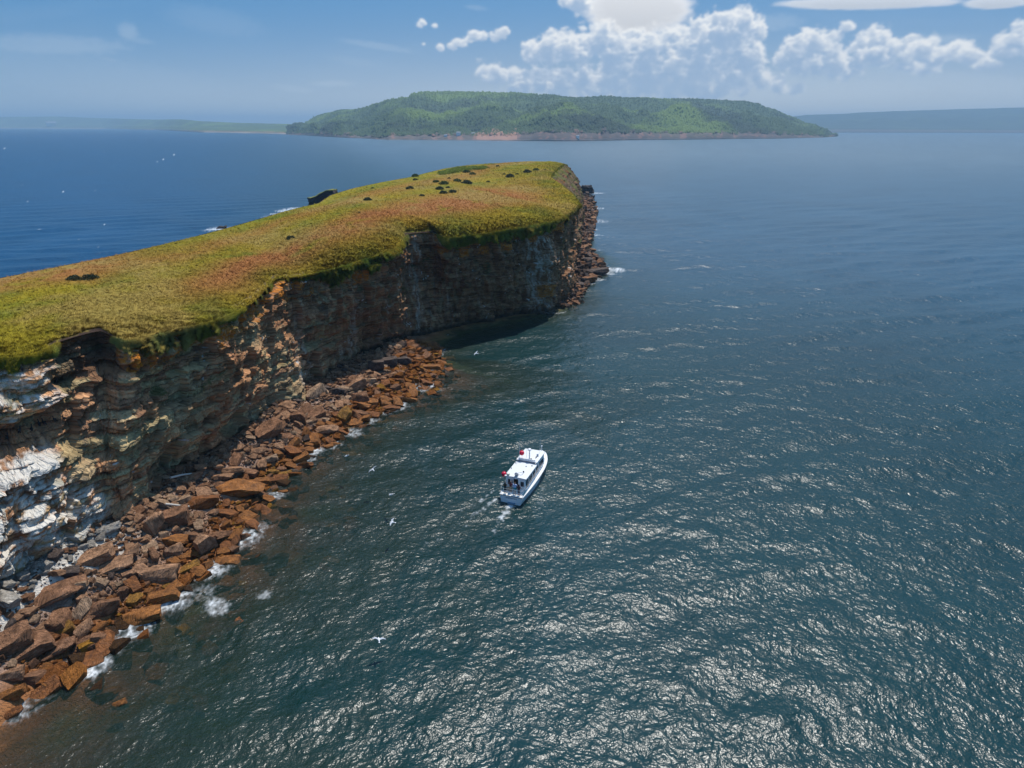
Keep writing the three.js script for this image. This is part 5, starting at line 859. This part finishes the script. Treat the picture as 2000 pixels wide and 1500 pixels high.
// surface nets: a signed distance turned into one closed mesh
function netMesh(f, lo, hi, c) {
  const n = [0, 1, 2].map((k) => Math.ceil((hi[k] - lo[k]) / c) + 1), v = new Float32Array(n[0] * n[1] * n[2]), I = (x, y, z) => x + n[0] * (y + n[1] * z);
  for (let z = 0; z < n[2]; z++) for (let y = 0; y < n[1]; y++) for (let x = 0; x < n[0]; x++) v[I(x, y, z)] = f(lo[0] + x * c, lo[1] + y * c, lo[2] + z * c);
  const id = new Int32Array(v.length).fill(-1), pos = [], idx = [];
  for (let z = 0; z < n[2] - 1; z++) for (let y = 0; y < n[1] - 1; y++) for (let x = 0; x < n[0] - 1; x++) {
    let s = [0, 0, 0], k = 0; const val = (d) => v[I(x + (d & 1), y + ((d >> 1) & 1), z + (d >> 2))];
    for (let a = 0; a < 8; a++) for (const b of [1, 2, 4]) if (!(a & b)) { const p = val(a), q = val(a | b); if ((p < 0) !== (q < 0)) { const t = p / (p - q); s[0] += (a & 1) + (b === 1 ? t : 0); s[1] += ((a >> 1) & 1) + (b === 2 ? t : 0); s[2] += (a >> 2) + (b === 4 ? t : 0); k++; } }
    if (k) { id[I(x, y, z)] = pos.length / 3; pos.push(lo[0] + (x + s[0] / k) * c, lo[1] + (y + s[1] / k) * c, lo[2] + (z + s[2] / k) * c); }
  }
  for (let z = 1; z < n[2] - 1; z++) for (let y = 1; y < n[1] - 1; y++) for (let x = 1; x < n[0] - 1; x++) {
    const a = v[I(x, y, z)] < 0;
    for (const [d, e, g2] of [[[1, 0, 0], [0, 1, 0], [0, 0, 1]], [[0, 1, 0], [0, 0, 1], [1, 0, 0]], [[0, 0, 1], [1, 0, 0], [0, 1, 0]]]) {
      if (a === v[I(x + d[0], y + d[1], z + d[2])] < 0) continue;
      const q = [id[I(x, y, z)], id[I(x - e[0], y - e[1], z - e[2])], id[I(x - e[0] - g2[0], y - e[1] - g2[1], z - e[2] - g2[2])], id[I(x - g2[0], y - g2[1], z - g2[2])]];
      if (q.some((k) => k < 0)) continue; if (a) idx.push(q[0], q[1], q[2], q[0], q[2], q[3]); else idx.push(q[0], q[2], q[1], q[0], q[3], q[2]);
    }
  }
  const g = new THREE.BufferGeometry(); g.setAttribute('position', new THREE.Float32BufferAttribute(pos, 3)); g.setIndex(idx); g.computeVertexNormals(); return g;
}
const cap = (p, a, b, ra, rb) => { const ax = b[0] - a[0], ay = b[1] - a[1], az = b[2] - a[2], t = clamp(((p[0] - a[0]) * ax + (p[1] - a[1]) * ay + (p[2] - a[2]) * az) / (ax * ax + ay * ay + az * az)); return Math.hypot(p[0] - a[0] - ax * t, p[1] - a[1] - ay * t, p[2] - a[2] - az * t) - lerp(ra, rb, t); };
const smin = (a, b, k) => { const h = clamp(0.5 + 0.5 * (b - a) / k); return lerp(b, a, h) - k * h * (1 - h); };
function makePerson(o) {                                     // faces -z, feet on y = 0
  const H = o.h / 1.75, sw = (o.woman ? 0.165 : 0.2) * H, hw = 0.1 * H, J = { hipY: 0.92 * H, shY: 1.43 * H, neck: 1.5 * H, head: 1.635 * H };
  const hands = [[-o.hand[0] * H, o.hand[1] * H, o.hand[2] * H], [o.hand[0] * H, o.hand[1] * H, o.hand[2] * H]], elbow = (sd) => [sd * (sw + 0.1 * H), 1.14 * H, -0.06 * H];
  const leg = (p) => Math.min(...[-1, 1].map((s) => Math.min(smin(cap(p, [s * hw, J.hipY, 0], [s * (hw + 0.01), 0.5 * H, -0.02], 0.088 * H, 0.058 * H), cap(p, [s * (hw + 0.01), 0.5 * H, -0.02], [s * (hw + 0.02), 0.08, 0.02], 0.056 * H, 0.04 * H), 0.04), cap(p, [s * (hw + 0.02), 0.05, 0.05], [s * (hw + 0.05), 0.04, -0.15], 0.045, 0.035))));
  const torso = (p) => { const q = [p[0] * 0.72, p[1], p[2] * 1.05]; return smin(cap(q, [0, J.hipY, 0], [0, 1.12 * H, 0], 0.118 * H, 0.1 * H), cap(q, [0, 1.12 * H, 0], [0, 1.38 * H, 0], 0.1 * H, (o.woman ? 0.115 : 0.135) * H), 0.06); };
  const arm = (p, k = 1) => Math.min(...[-1, 1].map((s, i) => smin(cap(p, [s * sw, J.shY - 0.03, 0], elbow(s), 0.052 * H * k, 0.042 * H * k), cap(p, elbow(s), hands[i], 0.041 * H, 0.028 * H), 0.03)));
  const hand = (p) => Math.min(...hands.map((h, i) => { let d = cap(p, h, [h[0], h[1] - 0.02, h[2] - 0.06], 0.032, 0.034); for (let f = 0; f < 4; f++) d = Math.min(d, cap(p, [h[0] + (f - 1.5) * 0.017, h[1] - 0.02, h[2] - 0.07], [h[0] + (f - 1.5) * 0.018, h[1] - 0.055, h[2] - 0.1 - 0.012 * (f === 1 || f === 2 ? 1 : 0)], 0.012, 0.01)); return Math.min(d, cap(p, [h[0] + (i ? -0.03 : 0.03), h[1], h[2] - 0.02], [h[0] + (i ? -0.045 : 0.045), h[1] - 0.03, h[2] - 0.055], 0.013, 0.011)); }));
  const head = (p) => { let d = cap([p[0] * 1.12, p[1], p[2]], [0, J.head - 0.03, -0.005], [0, J.head + 0.045, 0.005], 0.085, 0.098); d = smin(d, cap(p, [0, J.head - 0.085, -0.05], [0, J.head - 0.06, -0.05], 0.045, 0.05), 0.03); d = smin(d, cap(p, [0, J.head + 0.01, -0.098], [0, J.head - 0.03, -0.115], 0.01, 0.018), 0.015); for (const s of [-1, 1]) { d = smin(d, cap(p, [s * 0.088, J.head - 0.025, 0.01], [s * 0.092, J.head + 0.02, 0.02], 0.014, 0.018), 0.01); d = Math.max(d, -(Math.hypot(p[0] - s * 0.034, p[1] - J.head - 0.012, p[2] + 0.105) - 0.017)); } return smin(d, cap(p, [0, J.shY, 0.005], [0, J.head - 0.05, 0.005], 0.056, 0.05), 0.04); };
  const body = (a, b, c) => { const p = [a, b, c]; return Math.min(smin(smin(smin(leg(p), torso(p), 0.05), arm(p), 0.04), head(p), 0.03), hand(p)); };
  const root = grp('person', 0, 0, 0); const sk = std(...o.skin, 0.6);
  mk('body', netMesh(body, [-0.46, -0.02, -0.5], [0.46, 1.86 * H, 0.3], 0.024), sk, root);
  const shirt = (a, b, c) => { const p = [a, b, c]; let d = torso(p) - 0.022; d = smin(d, Math.max(arm(p, 1.15) - 0.018, (o.sleeve ?? 1.2) * H - b), 0.03); return Math.max(d, b - 1.47 * H, o.top * H - b); };
  mk('shirt', netMesh(shirt, [-0.46, 0.6, -0.5], [0.46, 1.6 * H, 0.3], 0.022), std(...o.shirt, 0.85), root);
  const lower = (a, b, c) => { const p = [a, b, c]; let d = o.skirt ? cap([p[0] * 0.85, p[1], p[2]], [0, 1.0 * H, 0], [0, o.hem * H, 0], 0.13 * H, o.flare * H) : smin(leg(p), torso(p), 0.05) - 0.03; return Math.max(d, b - 1.02 * H, o.hem * H - b); };
  mk(o.skirt ? 'skirt' : 'shorts', netMesh(lower, [-0.46, 0.2, -0.4], [0.46, 1.15 * H, 0.4], 0.024), std(...o.low, 0.85), root);
  const hair = (a, b, c) => { const p = [a, b, c]; let d = cap([p[0] * 1.06, p[1], p[2]], [0, J.head + 0.02, 0.02], [0, J.head + 0.05, 0.022], 0.102, 0.1); if (o.long) d = smin(d, cap([p[0] * 0.8, p[1], p[2]], [0, J.head - 0.02, 0.06], [0, J.head - o.long, 0.09], 0.09, 0.07), 0.03); return Math.max(d, -(c + 0.045 + (b - J.head) * -0.5)); };
  mk('hair', netMesh(hair, [-0.2, J.head - 0.55, -0.16], [0.2, J.head + 0.22, 0.24], 0.02), std(...o.hair, 0.6), root);
  return root;
}
const DECK = 1.15;
function aboard(root, x, z, turn, label, y = DECK) { root.position.set(BX + stb[0] * x - fwd[0] * z, y + 0.02, BZ + stb[1] * x - fwd[1] * z); root.rotation.y = -boatHead + turn; tag(root, label, 'person', 'people on the after deck'); }
aboard(makePerson({ h: 1.66, woman: true, hand: [0.3, 1.02, -0.3], skin: [0.42, 0.25, 0.17], shirt: [0.018, 0.03, 0.024], low: [0.018, 0.035, 0.028], hair: [0.02, 0.014, 0.012], long: 0.3, top: 0.9, skirt: true, hem: 0.52, flare: 0.17, sleeve: 1.3 }), -1.02, -0.42, 0.3, 'dark haired person in a long dark green dress at the port rail');
aboard(makePerson({ h: 1.62, woman: true, hand: [0.24, 1.0, -0.25], skin: [0.45, 0.28, 0.2], shirt: [0.13, 0.02, 0.035], low: [0.42, 0.29, 0.19], hair: [0.03, 0.014, 0.014], long: 0.22, top: 0.95, skirt: true, hem: 0.5, flare: 0.18, sleeve: 1.22 }), -0.42, -0.95, -0.2, 'person in a maroon top and tan skirt between the green dress and the blue shirt');
aboard(makePerson({ h: 1.8, hand: [0.3, 1.04, -0.3], skin: [0.45, 0.27, 0.19], shirt: [0.42, 0.52, 0.78], low: [0.03, 0.27, 0.33], hair: [0.03, 0.02, 0.016], top: 0.93, hem: 0.52, sleeve: 1.2 }), 0.32, -0.62, 0.05, 'man in a pale blue shirt and teal shorts seen from behind');
aboard(makePerson({ h: 1.66, woman: true, hand: [0.26, 1.05, -0.28], skin: [0.34, 0.18, 0.13], shirt: [0.1, 0.03, 0.035], low: [0.08, 0.085, 0.1], hair: [0.022, 0.01, 0.012], long: 0.28, top: 1.0, skirt: true, hem: 0.46, flare: 0.19, sleeve: 1.3 }), 0.95, -0.5, -0.25, 'dark haired person in a grey skirt at the starboard rail');

// ---------------------------------------------------------------- sea birds
function gullAt(px, py, h, turn, bank, label) {
  const p = at(px, py, h), g = grp('gull', p[0], p[1], p[2], turn), w = std(0.8, 0.8, 0.8, 0.7), gw = std(0.45, 0.47, 0.5, 0.7, { side: THREE.DoubleSide }), tip = std(0.05, 0.05, 0.05, 0.7);
  const b = new THREE.LatheGeometry([[0.001, -0.3], [0.03, -0.27], [0.055, -0.2], [0.09, -0.02], [0.08, 0.1], [0.05, 0.17], [0.048, 0.22], [0.02, 0.255], [0.001, 0.3]].map(([x, y]) => new THREE.Vector2(x, y)), 12).rotateX(-Math.PI / 2); mk('body', b, w, g);
  for (const sd of [-1, 1]) { const pts = [[0, -0.1], [0.28, -0.17], [0.62, -0.02], [0.6, 0.03], [0.3, 0.02], [0, 0.11]], s = new THREE.Shape(pts.map(([x, y]) => new THREE.Vector2(x * sd, y))), q = new THREE.ExtrudeGeometry(s, { depth: 0.018, bevelEnabled: true, bevelSize: 0.006, bevelThickness: 0.006, bevelSegments: 1 }); q.rotateX(Math.PI / 2); const a = q.attributes.position; for (let i = 0; i < a.count; i++) { const x = Math.abs(a.getX(i)); a.setY(i, a.getY(i) + 0.03 + 0.42 * x - 0.6 * x * x); } q.computeVertexNormals(); const wing = mk('wing', q, gw, g); mk('wing_tip', new THREE.ConeGeometry(0.03, 0.16, 6).rotateZ(-sd * 1.57).translate(sd * 0.64, 0.06, -0.0), tip, wing); }
  mk('tail', new THREE.ConeGeometry(0.09, 0.2, 8).scale(1, 1, 0.25).rotateX(Math.PI / 2).rotateX(Math.PI).translate(0, 0.0, 0.32), w, g);
  mk('bill', new THREE.ConeGeometry(0.014, 0.07, 6).rotateX(-Math.PI / 2).translate(0, 0, -0.32), std(0.6, 0.4, 0.05, 0.6), g); g.rotation.z = bank; g.scale.setScalar(1.15);
  tag(g, label, 'gull', 'white gulls over the water');
}
gullAt(728, 917, 4, 0.6, 0.5, 'white gull low over the water level with the boat cabin, left of it');
gullAt(764, 966, 3, 2.2, -0.4, 'white gull gliding halfway between the beach and the boat stern');
gullAt(766, 1020, 3, 1.4, 0.2, 'white gull just below the others, left of the boat wake');
gullAt(678, 890, 4, -0.8, 0.5, 'small white gull nearest the middle beach');
gullAt(740, 1249, 2, 0.3, -0.3, 'lone white gull over the dark water far below the boat');
gullAt(930, 690, 8, 1.0, 0.4, 'small white gull below the far headland cliff');
{
  const mats = std(0.014, 0.013, 0.014, 0.6), f = (a, b, c) => { const p = [a, b, c]; let d = cap(p, [0, 0.16, 0.1], [0, 0.36, -0.02], 0.1, 0.09); d = smin(d, cap(p, [0, 0.4, -0.04], [0, 0.64, -0.06], 0.05, 0.036), 0.05); d = smin(d, cap(p, [0, 0.66, -0.06], [0, 0.68, -0.12], 0.045, 0.035), 0.03); d = smin(d, cap(p, [0, 0.14, 0.14], [0, 0.03, 0.28], 0.05, 0.03), 0.04); return Math.min(d, cap(p, [-0.05, 0.08, 0.04], [-0.05, 0.0, 0.0], 0.025, 0.03), cap(p, [0.05, 0.08, 0.04], [0.05, 0.0, 0.0], 0.025, 0.03)); };
  const body = netMesh(f, [-0.2, -0.05, -0.3], [0.2, 0.78, 0.36], 0.025), bill = new THREE.ConeGeometry(0.014, 0.12, 6).rotateX(-Math.PI / 2).translate(0, 0.67, -0.2), wing = new THREE.SphereGeometry(0.1, 10, 8).scale(0.28, 1.6, 0.9).rotateX(0.5);
  cliffMesh.updateMatrixWorld(true);
  [[15, 855, 'black cormorant lowest left on the white guano ledge'], [39, 841, 'black cormorant second from left on the white guano ledge'], [62, 838, 'black cormorant standing forward in the middle of the white ledge'], [76, 828, 'black cormorant fourth from left on the white guano ledge'], [85, 826, 'black cormorant fifth from left on the white guano ledge'], [106, 821, 'black cormorant second from the right end of the white ledge'], [124, 818, 'black cormorant at the right end of the white guano ledge'], [43, 722, 'black bird on the upper white rock below the turf'], [110, 745, 'dark bird at the right edge of the upper white rock']].forEach(([px, py, label], i) => {
    raycaster.set(camera.position, rayDir(px, py + 3)); const h = raycaster.intersectObject(cliffMesh)[0]; if (!h) return;
    const g = grp('cormorant', h.point.x + 0.1, h.point.y - 0.02, h.point.z + 0.05, -1.2 + i * 0.7); mk('body', body, mats, g); mk('bill', bill, std(0.3, 0.22, 0.1, 0.6), g); for (const s of [-1, 1]) { const w = mk('wing', wing, mats, g); w.position.set(s * 0.095, 0.26, 0.06); } g.scale.setScalar(1.15); tag(g, label, 'cormorant', 'dark birds on the white ledges');
  });
}
// houses along the far shores
[[895, 262, 8, 'white house on the wooded slope of the headland'], [924, 263, 7, 'white cottage right of the white house on the headland'], [870, 266, 6, 'pale hut close to the headland shore'], [100, 246, 16, 'long pale building on the far low shore at left'], [1128, 268, 6, 'tiny pale cabin at the foot of the headland woods']].forEach(([px, py, w, label], i) => {
  const lands = scene.children.filter((o) => /headland|far_shore/.test(o.name)); lands.forEach((o) => o.updateMatrixWorld(true)); raycaster.far = 60000; raycaster.set(camera.position, rayDir(px, py)); const h = raycaster.intersectObjects(lands)[0]; if (!h) { console.log('no land for', label); return; }
  const s = w / PXF * depthAt(h.point.x, h.point.y, h.point.z), g = grp('house', h.point.x, h.point.y, h.point.z, -Math.atan2(h.point.x, -h.point.z) + 0.15), d = s * 0.5, e = s * 0.32; mk('wall', new THREE.BoxGeometry(s, e + 8, d).translate(0, e / 2 - 3, d / 2), std(0.78, 0.77, 0.74, 0.8), g);
  const sh = new THREE.Shape([[-d * 0.58, 0], [d * 0.58, 0], [0, d * 0.42]].map(([x, y]) => new THREE.Vector2(x, y))); mk('roof', new THREE.ExtrudeGeometry(sh, { depth: s * 1.04, bevelEnabled: false }).rotateY(Math.PI / 2).translate(-s * 0.52, e + 1, d / 2), std(0.3, 0.3, 0.32, 0.8), g);
  tag(g, label, 'house', 'houses on the far shores');
});
// ---------------------------------------------------------------- sea: one sheet out to the horizon, waves as geometry, ripples as relief
{
  const az = [], HALF = 47 * RAD, NA = 1150;
  for (let i = 0; i <= NA; i++) az.push(-HALF + 2 * HALF * i / NA);
  for (let i = 1; i < 70; i++) az.push(HALF + (2 * Math.PI - 2 * HALF) * i / 70);
  az.push(2 * Math.PI - HALF);
  const n = az.length, R = [0.01, 8, 16, 22, 26];
  for (let py = 1; py <= 640; py++) { const dep = 57 - (57 - 0.9) * Math.pow(py / 640, 0.86); R.push(EYE / Math.tan(dep * RAD)); }
  for (const r of [3600, 4300, 5200, 6500, 8500, 11000, 15000, 21000, 30000]) R.push(r);
  const m = R.length, pos = new Float32Array(n * m * 3), nor = new Float32Array(n * m * 3), col = new Float32Array(n * m * 4), uv = new Float32Array(n * m * 2);
  const comps = [];
  for (let i = 0; i < 64; i++) {
    const L = 0.6 * Math.pow(40, (i + rnd()) / 64), main = L > 7 ? 0.42 : 0.2, spread = L > 7 ? 0.35 : L > 2.5 ? 0.65 : 1.1;
    const th = main + spread * (rnd() + rnd() + rnd() - 1.5) * 1.15, k = 2 * Math.PI / L;
    comps.push({ L, kx: Math.sin(th) * k, kz: Math.cos(th) * k, ph: rr(0, 6.283), a: (L > 9 ? 0.012 : L > 3.2 ? 0.015 : 0.017) / k, k, band: L > 9 ? 0 : L > 3 ? 1 : 2 });
  }
  const nearDepth = (x, z) => { const gx = (x - depthX0) / (depthX1 - depthX0) * (depthN - 1), gz = (z - depthZ0) / (depthZ1 - depthZ0) * (depthN - 1); if (gx < 0 || gz < 0 || gx >= depthN - 1 || gz >= depthN - 1) return -99; const i = gx | 0, j = gz | 0, u = gx - i, v = gz - j, D = depth; return lerp(lerp(D[j * depthN + i], D[j * depthN + i + 1], u), lerp(D[(j + 1) * depthN + i], D[(j + 1) * depthN + i + 1], u), v); };
  for (let pass = 0; pass < 4; pass++) for (let j = 1; j < depthN - 1; j++) for (let i = 1; i < depthN - 1; i++) { const k = j * depthN + i; if (depth[k] < -90) { let b = -99; for (const q of [k - 1, k + 1, k - depthN, k + depthN]) if (depth[q] > -50) b = Math.max(b, depth[q]); if (b > -50) depth[k] = b - (pass > 2 ? 0.4 : 0.05); } }
  const foamGrid = new Map(), FC = 4;
  for (const f of foamSpots) { for (let gx = Math.floor((f.x - f.r * 1.6) / FC); gx <= (f.x + f.r * 1.6) / FC; gx++) for (let gz = Math.floor((f.z - f.r * 1.6) / FC); gz <= (f.z + f.r * 1.6) / FC; gz++) { const k = gx * 100003 + gz; if (!foamGrid.has(k)) foamGrid.set(k, []); foamGrid.get(k).push(f); } }
  for (let j = 0; j < m; j++) {
    const r = R[j], dr = j < m - 1 ? R[j + 1] - r : r * 0.3;
    for (let i = 0; i < n; i++) {
      const a = az[i], x = Math.sin(a) * r, z = -Math.cos(a) * r, k = j * n + i, fine = i <= NA && r > 25 && r < 3500;
      let y = 0, sx = 0, sz = 0, hx = 0, hz = 0;
      const D = nearDepth(x, z);
      const gust = 0.85 + 0.6 * n3((x + 0.6 * z) / 70, (z - 0.6 * x) / 22, 2) + 0.35 * n3(x / 17, z / 12, 5), lee = D > -50 ? 0.62 + 0.38 * sstep(-0.5, -5, D) : 1;
      if (fine) {
        const cell = Math.max(dr * 0.8, r * 2 * HALF / NA);
        const rough2 = fine ? n3(x / 7, z / 7, 9) : 0, far = 1 + 1.5 * sstep(120, 330, r), amp = [far, gust * lee * far, gust * lee * (0.75 + 0.5 * rough2)];
        for (let ci = comps.length - 1; ci >= 0; ci--) {
          const c = comps[ci], f = clamp((c.L / cell - 2) / 2); if (f <= 0) break;
          const p = c.kx * x + c.kz * z + c.ph, A = c.a * f * amp[c.band], s = Math.sin(p), q = Math.cos(p);
          y += A * s; sx += A * c.kx * q; sz += A * c.kz * q; const hq = 0.75 * A / c.k * q; hx += c.kx * hq; hz += c.kz * hq;
        }
      }
      pos[k * 3] = x + hx; pos[k * 3 + 1] = y; pos[k * 3 + 2] = z + hz;
      const l = 1 / Math.hypot(sx, 1, sz); nor[k * 3] = -sx * l; nor[k * 3 + 1] = l; nor[k * 3 + 2] = -sz * l;
      uv[k * 2] = x; uv[k * 2 + 1] = z;
      // water colour with the far sky sheen painted in, and how much bed it hides
      const west = sstep(-0.05, -0.55, a > Math.PI ? a - 2 * Math.PI : a) * sstep(60, 160, r);
      let cr_ = lerp(0.001, 0.0005, west), cg = lerp(0.025, 0.044, west), cb = lerp(0.026, 0.112, west), al = 1;
      const open = sstep(15, 120, x + 0.25 * r) * sstep(110, 330, r); cr_ = lerp(cr_, 0.026, open); cg = lerp(cg, 0.07, open); cb = lerp(cb, 0.11, open);  // bluish lift painted into the colour where the sea mirrors more sky
      const off = sstep(220, 1700, r) * sstep(-150, 500, x + 0.3 * r); cr_ = lerp(cr_, 0.1, off); cg = lerp(cg, 0.14, off); cb = lerp(cb, 0.16, off);  // silvery sky sheen towards the horizon, painted into the vertex colour
      const cp = n3(x / 45, z / 45, 3) * 0.18 + n3(x / 13, z / 13, 6) * 0.1; cr_ *= 1 + cp; cg *= 1 + cp; cb *= 1 + cp;
      if (D > -50 && r < 420) {
        const T = Math.exp(Math.min(0, D) / 2.4); al = 1 - 0.74 * T;
        const gr = sstep(-6.5, -2.2, D + 1.6 * n3(x / 9, z / 9, 2)); cr_ = lerp(cr_, 0.014, gr * 0.8); cg = lerp(cg, 0.03, gr * 0.6); cb = lerp(cb, 0.018, gr * 0.75);
      }
      let foam = 0;
      if (r < 700) { const list = foamGrid.get(Math.floor(x / FC) * 100003 + Math.floor(z / FC)); if (list) for (const f of list) { const dx = x - f.x, dz = z - f.z, d = Math.hypot(dx, dz * 1) / f.r; if (d < 1.6) foam = Math.max(foam, f.s * (1 - sstep(0.5, 1.6, d))); } if (foam > 0) foam = clamp(sstep(0.34, 0.95, foam * 0.58 + 0.95 * (0.3 - Math.abs(fbm(x * 0.7, z * 0.7, 3, 4))) + 0.35 * fbm(x * 2.6, z * 2.6, 5, 3)) * 1.0); }
      if (wakeFoam) foam = Math.max(foam, wakeFoam(x, z));
      if (fine && r > 60) {                                // a few breaking crests in the open water
        const wc = n3(x / (3 + r * 0.006), z / (1.1 + r * 0.0016), 60), th = lerp(1.02, 0.74, west) + (D > -50 ? 0.1 : 0);
        const hsh = wc + 0.25 * n3(x / 1.3, z / 0.8, 61) + 0.5 * y * (r < 300 ? 1 : 0.3); if (hsh > th) foam = Math.max(foam, 0.75 * sstep(th, th + 0.1, hsh));
      }
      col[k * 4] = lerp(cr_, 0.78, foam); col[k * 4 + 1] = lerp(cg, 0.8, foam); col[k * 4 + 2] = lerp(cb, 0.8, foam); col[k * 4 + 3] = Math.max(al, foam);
    }
  }
  const N = 1024, hgt = new Float32Array(N * N);
  for (let y = 0; y < N; y++) for (let x = 0; x < N; x++) { const wx = x / N + 0.012 * tn(x / N * 9, y / N * 9, 9, 77), wy = y / N + 0.012 * tn(x / N * 9, y / N * 9, 9, 78); const r1 = 1 - Math.abs(tn(wx * 22, wy * 40, 2 * 11, 5)) ; hgt[y * N + x] = 0.5 * (1 - Math.abs(tn(wx * 18, wy * 18, 18, 3))) + 0.3 * (1 - Math.abs(tn(wx * 37, wy * 37, 37, 6))) + 0.16 * (1 - Math.abs(tn(wx * 71, wy * 71, 71, 8))) + 0.07 * tn(wx * 150, wy * 150, 150, 12) ; }
  const nd = new Uint8Array(N * N * 4), G = 9;
  for (let y = 0; y < N; y++) for (let x = 0; x < N; x++) { const k = y * N + x, dx = (hgt[y * N + (x + 1) % N] - hgt[y * N + (x + N - 1) % N]) * G, dy = (hgt[((y + 1) % N) * N + x] - hgt[((y + N - 1) % N) * N + x]) * G, l = 1 / Math.hypot(dx, dy, 1); nd[k * 4] = (-dx * l * 0.5 + 0.5) * 255; nd[k * 4 + 1] = (-dy * l * 0.5 + 0.5) * 255; nd[k * 4 + 2] = (l * 0.5 + 0.5) * 255; nd[k * 4 + 3] = 255; }
  const nt = new THREE.DataTexture(nd, N, N); nt.wrapS = nt.wrapT = THREE.RepeatWrapping; nt.magFilter = THREE.LinearFilter; nt.repeat.set(1 / 21, 1 / 21); nt.rotation = 0.35; nt.needsUpdate = true;
  const bt = texture(1024, (x, y, o) => { o[0] = 0.5 + 0.55 * tfbm(x, y, 12, 40, 5, 0.55); }); bt.repeat.set(1 / 67, 1 / 67); bt.rotation = -0.22;
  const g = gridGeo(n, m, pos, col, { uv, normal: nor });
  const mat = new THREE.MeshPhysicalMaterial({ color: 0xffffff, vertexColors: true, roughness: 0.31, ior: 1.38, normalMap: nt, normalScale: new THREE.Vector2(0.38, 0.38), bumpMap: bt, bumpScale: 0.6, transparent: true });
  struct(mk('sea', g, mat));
}
renderer.render(scene, camera);
